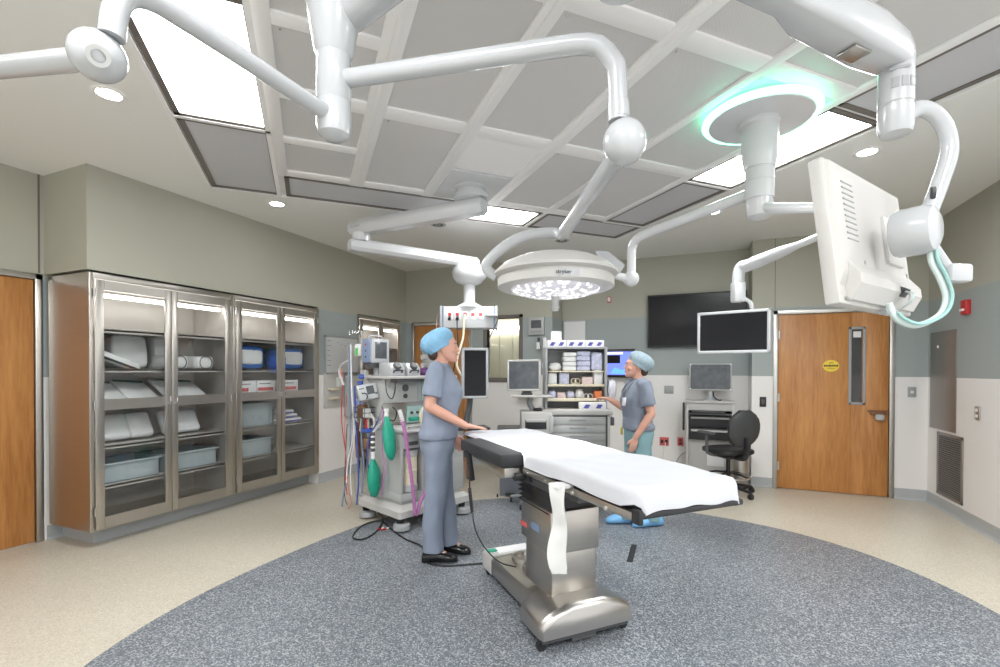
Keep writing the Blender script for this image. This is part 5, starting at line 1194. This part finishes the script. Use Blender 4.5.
plate('black switch plate left of the wide wooden door', (.745, YD-.006, 1.07), (.072, .012, .125), 'black', [(0, .0, .03, .06)], 'dgrey')
plate('grey wall plate above the red outlets beside the second nurse', (-.39, YT-.006, 1.185), (.125, .012, .115), 'grey', [(-.03, 0, .03, .06), (.03, 0, .03, .06)], 'grey')
plate('red outlet plate with dark plugs, left of the workstation', (-.45, YT-.006, .44), (.125, .012, .12), 'redbox', [(-.028, 0, .035, .05), (.028, 0, .035, .05)], 'ink')
plate('red outlet plate close to the workstation cabinet', (-.232, YT-.006, .45), (.08, .012, .12), 'redbox', [(0, .025, .035, .03), (0, -.025, .035, .03)], 'ink')
o = thing('outlet_cord', 'white cord hanging from the red outlet plate', 'cord', (-.45, YT-.03, .40)); rel(o).tube(spline([V(-.43, YT-.02, .43), V(-.44, YT-.05, .36), V(-.46, YT-.04, .2), V(-.45, YT-.03, .05), V(-.40, YT-.05, .012)], 5), .006, 8).build('cord', 'paper', o)
o = thing('outlet_cord', 'grey cord curving from the workstation to the floor', 'cord', (-.30, YT-.1, .3)); rel(o).tube(spline([V(-.13, YT-.12, .32), V(-.20, YT-.12, .30), V(-.27, YT-.11, .2), V(-.30, YT-.1, .06), V(-.30, YT-.1, .01)], 5), .007, 8).build('cord', 'grey', o)
# steel access panel and louvred grille on the right wall
o = thing('access_panel', 'tall plain steel access panel on the right wall', 'panel', (XR, 6.37, 1.36), R(-90)); MB().b2((-.285, -.008, -.52), (.285, -.002, .52), .002).build('panel', 'steel_dull', o); MB().cyl((-.10, -.006, .36), (-.10, -.014, .36), .015, n=14).build('lock', 'paper', o)
o = thing('wall_grille', 'steel louvred return air grille low on the right wall', 'grille', (XR, 6.205, .485), R(-90))
b = MB(); b.b2((-.265, -.012, -.33), (-.235, 0, .33), .002).b2((.235, -.012, -.33), (.265, 0, .33), .002).b2((-.265, -.012, .30), (.265, 0, .33), .002).b2((-.265, -.012, -.33), (.265, 0, -.30), .002); b.build('frame', 'steel_dull', o)
MB().b2((-.235, -.003, -.30), (.235, -.001, .30)).build('backing', 'black', o)
for k in range(27): MB().box((0, -.008, -.285+k*.022), (.47, .012, .003), 0, (R(35), 0, 0)).build('louvre', 'steel_dull', o)
# workstation
ws = thing('workstation_cabinet', 'narrow pale workstation cabinet with dark drawers and keyboard shelf in the alcove', 'cabinet', (.14, 6.76, 0))
WW = .29
b = MB(); b.b2((-WW, .0, .10), (-WW+.03, .37, 1.03), .004).b2((WW-.03, .0, .10), (WW, .37, 1.03), .004).b2((-WW-.01, -.02, 1.03), (WW+.01, .38, 1.06), .006).b2((-WW, .0, .08), (WW, .37, .12), .004).b2((-WW+.03, .355, .1), (WW-.03, .37, 1.03)).b2((-WW+.03, .0, .935), (WW-.03, .02, 1.03)); b.build('carcass', 'offwhite', ws)
MB().b2((-WW+.035, -.10, .885), (WW-.035, .3, .90), .004).build('keyboard_shelf', 'dgrey', ws)
for z0, z1 in ((.71, .87), (.55, .70)):
    d = MB().b2((-WW+.035, -.005, z0), (WW-.035, .34, z1), .004).build('drawer', 'black2', ws); MB().b2((-WW+.06, -.03, z1-.045), (WW-.06, -.004, z1-.02), .004).build('pull', 'offwhite', d)
MB().b2((-WW+.03, .05, .12), (WW-.03, .07, .54)).build('lower_panel', 'offwhite', ws); MB().b2((-.03, .046, .2), (.17, .052, .36), .002).build('notice', 'paper', ws)
MB().b2((-WW-.045, .0, .66), (-WW-.02, .12, 1.03), .006).build('side_sling', 'black', ws)
o = thing('keyboard', 'black keyboard on the shelf of the workstation cabinet', 'keyboard', (.12, 6.74, .90)); MB().b2((-.2, -.07, 0), (.2, .07, .02), .004).build('base', 'black', o); MB().b2((-.19, -.06, .02), (.19, .06, .028), .002).build('keys', 'dgrey', o)
wm = screen('computer_monitor', 'grey lit monitor on top of the workstation cabinet', 'monitor', (.145, 6.93, 1.375), 0, .52, .36, .045, .016, 'pale', 'screen_grey')
for x in (-.245, .245):
    for z in (-.165, .165): MB().box((x, -.024, z), (.02, .006, .018), .002).build('corner_clip', 'paper', wm)
o = thing('monitor_stand', 'white stand with a black cable under the workstation monitor', 'stand', (.15, 6.94, 1.06)); MB().lathe([(.001, 0), (.08, 0), (.075, .012), (.03, .03), (.022, .12), (.001, .13)], n=20).build('foot', 'white', o); MB().tube(spline([(.03, -.03, .12), (.04, -.08, .05), (.09, -.09, .012), (.13, -.06, .010)], 4), .009, 8).build('cable', 'black', o)
# steel pedal bin in the alcove corner
o = thing('pedal_bin', 'grey cylindrical steel bin behind the chair beside the wooden door', 'bin', (.475, 6.60, 0)); MB().cyl((0, 0, .01), (0, 0, .40), .105, .11, n=32, bev=.005).build('body', 'satin', o); MB().lathe([(.001, .44), (.06, .435), (.108, .41), (.112, .40), (.001, .40)], n=32).build('lid', 'satin', o); MB().lathe([(.001, 0), (.108, 0), (.112, .02), (.001, .02)], n=32).build('foot_ring', 'black', o)
# drafting chair: own -y is the way it faces
cc = V(.33, 6.20, 0); ch_ = thing('office_chair', 'black office chair with mesh back and steel foot ring in front of the workstation', 'chair', cc, math.atan2(.80, -.60)+math.pi/2)
for k in range(5):
    an = 2*math.pi*k/5+.5; e_ = V(.30*math.cos(an), .30*math.sin(an), 0)
    l_ = MB().tube([V(0, 0, .10), e_*.5+V(0, 0, .095), e_+V(0, 0, .075)], [.028, .022, .016], 10).build('leg', 'black', ch_)
    MB().cyl(e_+V(-.02, 0, .03), e_+V(.02, 0, .03), .03, n=16).box(e_+V(0, 0, .055), (.03, .03, .04), .006).build('caster', 'black', l_)
MB().cyl((0, 0, .08), (0, 0, .46), .024, n=16).build('gas_post', 'black', ch_)
b = MB().tube([V(.24*math.cos(a), .24*math.sin(a), .215) for a in [2*math.pi*k/32 for k in range(33)]], .011, 10); b.build('foot_ring', 'chrome', ch_)
for k in range(4):
    an = 2*math.pi*k/4+.4; MB().tube([V(.03*math.cos(an), .03*math.sin(an), .25), V(.14*math.cos(an), .14*math.sin(an), .245), V(.24*math.cos(an), .24*math.sin(an), .218)], .012, 8).build('ring_spoke', 'black', ch_)
b = MB(); b.b2((-.12, -.12, .43), (.12, .14, .48), .02); b.build('tilt_mechanism', 'black', ch_)
b = MB(); superq(b, (0, -.01, .515), (.49, .48, .085), .55, n=32); b.build('seat', 'black', ch_)
rr = []
for j in range(9):
    v = j/8; z = .60+v*.40; w = .22*(1-.55*(2*abs(v-.48))**3.2)*(.93+.07*math.sin(v*3)); yb = .245+.05*(1-(2*v-1)**2)*.35+.045*v
    rr.append([V(w*math.sin(a*1.0), yb-.06*(1-math.cos(a)), z) for a in [(-1.15+2.3*i/10) for i in range(11)]]+[V(w*math.sin(a)*.995, yb+.016-.06*(1-math.cos(a)), z) for a in [(1.15-2.3*i/10) for i in range(11)]])
MB().loft(rr).build('backrest', mat('charcoal_mesh', (.05, .052, .055), .6, bump=.2, bscale=260), ch_)
ed = [r[0] for r in rr]+[rr[-1][i] for i in range(1, 11)]+[r[10] for r in rr[::-1]]+[rr[0][i] for i in range(9, -1, -1)]
MB().tube(ed, .013, 8).build('back_frame', 'black', ch_)
MB().tube(spline([V(0, .12, .46), V(0, .25, .47), V(0, .30, .56), V(0, .285, .70)], 5), .024, 10, ry=1.6).build('back_support', 'black', ch_)
for s in (-1, 1):
    b = MB().tube(spline([V(s*.20, .02, .47), V(s*.285, .0, .50), V(s*.295, -.0, .60), V(s*.29, -.01, .715)], 5), .018, 10); a_ = b.build('armrest', 'dgrey', ch_)
    b = MB(); superq(b, (s*.285, -.03, .73), (.085, .27, .035), .5, n=20); b.build('arm_pad', 'dgrey', a_)

o = thing('floor_strip', 'short dark rubber strip lying on the grey floor by the table base', 'strip', (-.482, 3.86, .0026), R(92)); MB().b2((-.19, -.022, 0), (.19, .022, .004), .0015).build('strip', 'blackrub', o)
# ================================================================== people: each faces its own -y, own +x is the person's left
def remesh(mb, name, m, parent, voxel, smooth=3, wr=0., wscale=9., seed=0.):
    o = mb.build(name, m, None, smooth=0)
    r = o.modifiers.new('r', 'REMESH'); r.mode = 'VOXEL'; r.voxel_size = voxel
    s = o.modifiers.new('s', 'SMOOTH'); s.factor = .5; s.iterations = smooth
    dg = bpy.context.evaluated_depsgraph_get(); me = bpy.data.meshes.new_from_object(o.evaluated_get(dg))
    bpy.data.objects.remove(o); me.name = name
    if not me.materials: me.materials.append(M[m])
    if wr:
        out = []
        for p, nv in [(v.co.copy(), v.normal.copy()) for v in me.vertices]:
            k = noise.noise(Vector((p.x*wscale, p.y*wscale, p.z*wscale*.45+seed)))+.5*noise.noise(Vector((p.x*wscale*2.1, p.y*wscale*2.1, p.z*wscale*1.3-seed)))
            out.extend(p+nv*(k*wr))
        me.vertices.foreach_set('co', out); me.update()
    for p in me.polygons: p.use_smooth = True
    q = bpy.data.objects.new(name, me); COL.objects.link(q); q.parent = parent
    return q
def ell(z, cx, cy, rx, ry, n=28, sq=.85):
    out = []
    for i in range(n):
        a = 2*math.pi*i/n; c, s = math.cos(a), math.sin(a)
        out.append(V(cx+rx*math.copysign(abs(c)**sq, c), cy+ry*math.copysign(abs(s)**sq, s), z))
    return out
def limb(mb, pts, rs, n=16, k=4):
    sp_ = spline(pts, k); m = len(sp_); rr = []
    for i in range(m):
        t = i/(m-1)*(len(rs)-1); a = int(min(t, len(rs)-2)); rr.append(rs[a]+(rs[a+1]-rs[a])*(t-a))
    mb.tube(sp_, rr, n); mb.ball(sp_[0], rr[0], 14); mb.ball(sp_[-1], rr[-1], 14)
def hand(mb, wrist, fwd, up, side, curl=.25, s=1.):
    """palm and five fingers; fwd towards the fingertips, up = back of the hand, side = towards the thumb"""
    f, u, sd = fwd.normalized(), up.normalized(), side.normalized()
    rg = []
    for t, w_, h_ in ((-.005, .026, .020), (.03, .034, .017), (.065, .041, .015), (.088, .040, .012)):
        c = wrist+f*t*s; rg.append([c+sd*w_*s*math.cos(a)+u*h_*s*math.sin(a) for a in [2*math.pi*i/14 for i in range(14)]])
    mb.loft(rg)
    for off, L, r in ((.029, .068, .0085), (.010, .078, .0090), (-.010, .072, .0088), (-.029, .056, .0080)):
        b0 = wrist+f*.080*s+sd*off*s; d = (f+sd*off*1.6).normalized()
        p1 = b0+d*L*.45*s-u*curl*.010*s; p2 = p1+(d*math.cos(curl)-u*math.sin(curl))*L*.32*s; p3 = p2+(d*math.cos(curl*2)-u*math.sin(curl*2))*L*.26*s
        mb.tube([b0-d*.012*s, b0, p1, p2, p3], [r*s, r*s, r*.96*s, r*.9*s, r*.75*s], 10); mb.ball(p3, r*.76*s, 8)
    b0 = wrist+f*.022*s+sd*.026*s; p1 = b0+(f*.6+sd*.75-u*.2).normalized()*.038*s; p2 = p1+(f*.9+sd*.3-u*.25).normalized()*.030*s
    mb.tube([b0-sd*.01*s, b0, p1, p2], [.013*s, .0125*s, .0105*s, .0085*s], 10); mb.ball(p2, .0086*s, 8)
def head(mb, c, fw, s=1.):
    """c = centre of the skull; fw = unit facing direction (horizontal)"""
    a = math.atan2(fw.y, fw.x)+math.pi/2
    T0 = mb.T.copy(); mb.T = mb.T @ Matrix.Translation(c) @ Matrix.Rotation(a, 4, 'Z') @ Matrix.Scale(s, 4)
    mb.ball((0, .012, .022), (.074, .095, .092), 24)
    rg = [ell(-.118, 0, -.062, .020, .018, 20), ell(-.108, 0, -.056, .034, .034, 20), ell(-.085, 0, -.040, .051, .056, 20), ell(-.05, 0, -.018, .062, .076, 20), ell(-.01, 0, -.006, .068, .088, 20), ell(.04, 0, .0, .070, .092, 20)]
    mb.loft(rg)
    mb.loft([[V(x*k, y, z) for x, y, z in ((-.010, -.088, .015), (.010, -.088, .015), (.016, -.088, -.036), (-.016, -.088, -.036))] if k == 1 else [V(-.005, -.096, .012), V(.005, -.096, .012), V(.010, -.116, -.030), V(-.010, -.116, -.030)] for k in (1, 0)])
    mb.ball((0, -.107, -.030), (.013, .012, .010), 12)
    mb.ball((0, -.093, -.058), (.022, .010, .006), 12); mb.ball((0, -.090, -.070), (.018, .010, .006), 12); mb.ball((0, -.083, -.10), (.020, .018, .016), 12)
    for sx in (-1, 1):
        mb.ball((sx*.030, -.078, .019), (.022, .014, .008), 12); mb.ball((sx*.042, -.066, -.03), (.022, .022, .022), 12)
        mb.ball((sx*.074, .012, -.012), (.010, .018, .030), 12, (R(-12), 0, sx*R(20))); mb.ball((sx*.072, .006, -.034), (.008, .010, .010), 10)
    mb.T = T0
def head_parts(root, c, fw, s=1.):
    a = math.atan2(fw.y, fw.x)+math.pi/2; X = Matrix.Translation(c) @ Matrix.Rotation(a, 4, 'Z') @ Matrix.Scale(s, 4)
    def nb(): b = MB(); b.T = X; return b
    for sx in (-1, 1):
        e_ = nb().ball((sx*.030, -.0805, .000), (.0125, .0090, .0062), 14).build('eye', 'eye', root)
        nb().ball((sx*.030, -.0868, .0), (.0062, .0042, .0060), 10).build('iris', 'iris', e_)
        nb().tube([V(sx*.015, -.091, .021), V(sx*.030, -.091, .0255), V(sx*.047, -.080, .021)], .0032, 8).build('eyebrow', 'hair', root)
    nb().tube([V(-.021, -.097, -.063), V(-.008, -.1035, -.0625), V(.008, -.1035, -.0625), V(.021, -.097, -.063)], [.002, .0045, .0045, .002], 8).build('lips', 'lip', root)
def shift(pts, d): return [p+d for p in pts]

def nurse(label, loc, rz, s, arms, head_dir, head_c, scrub, trouser, cap_m, lean=0., legs=((-.085, 0), (.085, .03)), hem=.90, seed=1.):
    root = thing('person', label, 'person', loc, rz); root.scale = (1, 1, 1)
    def P(x, y, z): return V(x*s, y*s-lean*max(0, z-.9), z*s)
    b = MB()
    # trunk
    tr = [(.80, .0, .01, .155, .105), (.90, 0, .015, .172, .118), (.98, 0, .008, .160, .108), (1.06, 0, -.002, .130, .090), (1.16, 0, -.004, .134, .092), (1.25, 0, -.004, .142, .094), (1.33, 0, .0, .145, .084), (1.375, 0, .008, .120, .068), (1.405, 0, .010, .085, .056), (1.45, 0, .010, .056, .052)]
    b.loft([[P(p.x, p.y, p.z) for p in ell(*t)] for t in tr])
    nk = P(0, .012, 1.40); hc = head_c
    b.tube([nk, nk.lerp(hc, .5)+V(0, .006, 0), hc+V(0, .02, -.02)], [.060*s, .050*s, .052*s], 18)
    head(b, hc, head_dir, s)
    # arms with hands
    for sh, el, wr_, hf, hu, hs, cu in arms:
        limb(b, [sh, sh.lerp(el, .5)+(V(0, .004, 0)), el], [.052*s, .046*s, .040*s]); limb(b, [el, el.lerp(wr_, .45), wr_], [.040*s, .037*s, .026*s]); hand(b, wr_, hf, hu, hs, cu, s*.97)
    # legs
    for (lx, ly), sx in zip(legs, (-1, 1)):
        limb(b, [P(sx*.085, .01, .86), P(sx*.088, .0+ly*.5, .48), P(lx, ly+.01, .10)], [.080*s, .056*s, .036*s]); b.ball(P(lx, ly-.03, .045), (.028*s, .070*s, .018*s), 14)
    remesh(b, 'body', 'skin', root, .0058, 2)
    head_parts(root, hc, head_dir, s)
    # scrub top with short sleeves
    t_ = MB(); e = .017
    tt = [(hem-.012, 0, .013, .178+e, .126+e), (hem+.03, 0, .014, .180+e, .128+e), (1.0, 0, .004, .160+e, .120+e), (1.06, 0, .0, .150+e, .112+e), (1.16, 0, -.014, .150+e, .122+e), (1.24, 0, -.020, .156+e, .126+e), (1.31, 0, -.006, .166+e, .110+e), (1.36, 0, .004, .160+e, .092+e), (1.395, 0, .010, .132+e, .076+e), (1.425, 0, .012, .100+e*.6, .064+e*.6), (1.446, 0, .012, .078, .062)]
    t_.loft([[P(p.x, p.y, p.z) for p in ell(*t)] for t in tt])
    for sx in (-1, 1): t_.ball(P(sx*.070, -.088, 1.215), (.068*s, .066*s, .066*s), 18)
    for sh, el, *_ in arms:
        d = (el-sh).normalized(); L = (el-sh).length
        t_.tube([sh-d*.02-V(sh.x*.35, 0, -.012), sh-d*.005, sh+d*L*.35, sh+d*L*.72], [.056*s, .066*s, .068*s, .074*s], 18)
    remesh(t_, 'scrub_top', scrub, root, .0085, 4, .010, 11., seed)
    nb = MB(); nb.tube([P(.074*math.cos(a), .004-.060*math.sin(a)-(.02 if math.sin(a) > 0 else 0)*math.sin(a), 1.432-.045*max(0, math.sin(a))) for a in [2*math.pi*i/28 for i in range(29)]], .008*s, 8); nb.build('neckband', scrub, root)
    # trousers
    t_ = MB()
    t_.loft([[P(p.x, p.y, p.z) for p in ell(*t)] for t in [(.76, 0, .012, .150, .105), (.80, 0, .014, .172, .122), (.90, 0, .016, .183, .130), (.97, 0, .01, .168, .120)]])
    for (lx, ly), sx in zip(legs, (-1, 1)):
        t_.tube(spline([P(sx*.086, .014, .90), P(sx*.090, .008, .74), P(sx*.090, .004+ly*.45, .48), P(lx*1.02, ly+.006, .22), P(lx*1.02, ly+.004, .052)], 4), [.098*s, .103*s, .104*s, .100*s, .095*s, .090*s, .085*s, .081*s, .079*s, .077*s, .076*s, .076*s, .077*s, .078*s, .079*s, .080*s, .082*s], 20)
    remesh(t_, 'trousers', trouser, root, .0085, 4, .013, 8., seed+4)
    # bouffant cap
    a = math.atan2(head_dir.y, head_dir.x)+math.pi/2; c_ = MB(); c_.T = Matrix.Translation(hc) @ Matrix.Rotation(a, 4, 'Z') @ Matrix.Scale(s, 4) @ Matrix.Rotation(R(-30), 4, 'X')
    rgs = []
    for j, (z, r_) in enumerate(((-.034, .098), (-.026, .104), (-.018, .100), (.005, .117), (.038, .126), (.072, .120), (.102, .097), (.121, .058), (.128, .01))):
        rgs.append([V(r_*.93*math.cos(q)*(1+.020*math.sin(q*17+j)), .030+r_*1.06*math.sin(q)*(1+.020*math.sin(q*17+j)), z+.022) for q in [2*math.pi*i/68 for i in range(68)]])
    c_.loft(rgs); c_.build('cap', cap_m, root, smooth=70)
    h_ = MB(); h_.T = Matrix.Translation(hc) @ Matrix.Rotation(a, 4, 'Z') @ Matrix.Scale(s, 4); superq(h_, (0, .080, -.055), (.125, .085, .105), .8, n=18); superq(h_, (0, .045, -.0), (.158, .10, .07), .8, n=18); h_.build('hair', 'hair', root)
    return root
def clog(root, p, rz, m, cover=False):
    b = MB().at(p, (0, 0, rz)); k = 1.12 if cover else 1
    rg = []
    for y, w_, h_ in ((.115, .022, .060), (.105, .036, .078), (.06, .042, .090), (.0, .043, .094), (-.05, .049, .082), (-.11, .050, .066), (-.145, .036, .050), (-.158, .014, .034)):
        rg.append([V(w_*k*math.cos(q), y*k, max(.002, h_*k*.5+h_*k*.5*math.sin(q))) for q in [2*math.pi*i/16 for i in range(16)]])
    b.loft(rg); return b.build('shoe', m, root, smooth=60)

# ---- nurse at the head of the table
s1 = 1.025
F = V(0, -1, 0)
n1 = nurse('person in grey-blue scrubs and a blue cap standing with one hand on the operating table', (-1.845, 3.175, .028), R(112.9), s1,
    [(V(-.178, .006, 1.415), V(-.215, .045, 1.165), V(-.175, -.215, 1.020), V(.10, -1, -.12), V(0, -.10, 1), V(1, .1, 0), .16),
     (V(.178, .006, 1.415), V(.225, .03, 1.14), V(.205, -.10, .91), V(-.05, -.35, -1), V(.9, -.1, .0), V(0, -1, 0), .35)],
    F, V(0, -.035, 1.615), 'scrub', 'scrub', 'cap', .03, legs=((-.075, .035), (.085, -.055)), seed=2.)
clog(n1, (-.078, .010, -.028), R(4), 'shoe'); clog(n1, (.088, -.082, -.028), R(-6), 'shoe')
# ---- nurse by the supply cart
s2 = .955
fd = V(-.12, -.99, 0)
n2 = nurse('person in slate top, aqua trousers and pale cap reaching to the supply cart', (-.535, 4.62, .004), R(-62), s2,
    [(V(-.165, .004, 1.318), V(-.245, -.03, 1.075), V(-.330, -.165, 1.165), V(-.75, -.6, .12), V(.1, .35, .9), V(.5, -.8, .2), .75),
     (V(.165, .004, 1.318), V(.205, .05, 1.06), V(.165, -.08, .84), V(-.05, -.25, -1), V(.95, -.1, .0), V(-.1, -1, 0), .35)],
    fd, V(0, -.02, 1.505), 'scrub2', 'aqua', 'cap_grey', .0, legs=((-.03, -.09), (.075, .12)), hem=.955, seed=7.)
clog(n2, (-.03, -.11, -.002), R(-2), 'shoecover', True); clog(n2, (.074, .10, -.002), R(8), 'shoecover', True)
MB().box((.065, -.152, 1.165), (.058, .006, .078), .003, (R(-6), 0, R(10))).build('badge', 'paper', n2)
MB().tube(spline([V(-.05, -.03, 1.375), V(-.03, -.135, 1.27), V(.055, -.152, 1.205), V(.07, -.135, 1.27), V(.06, -.03, 1.375)], 5), .004, 6).build('lanyard', 'dgrey', n2)
MB().box((-.145, -.100, .865), (.03, .016, .075), .005, (0, 0, R(-40))).build('pocket_tag', 'yellow', n2)
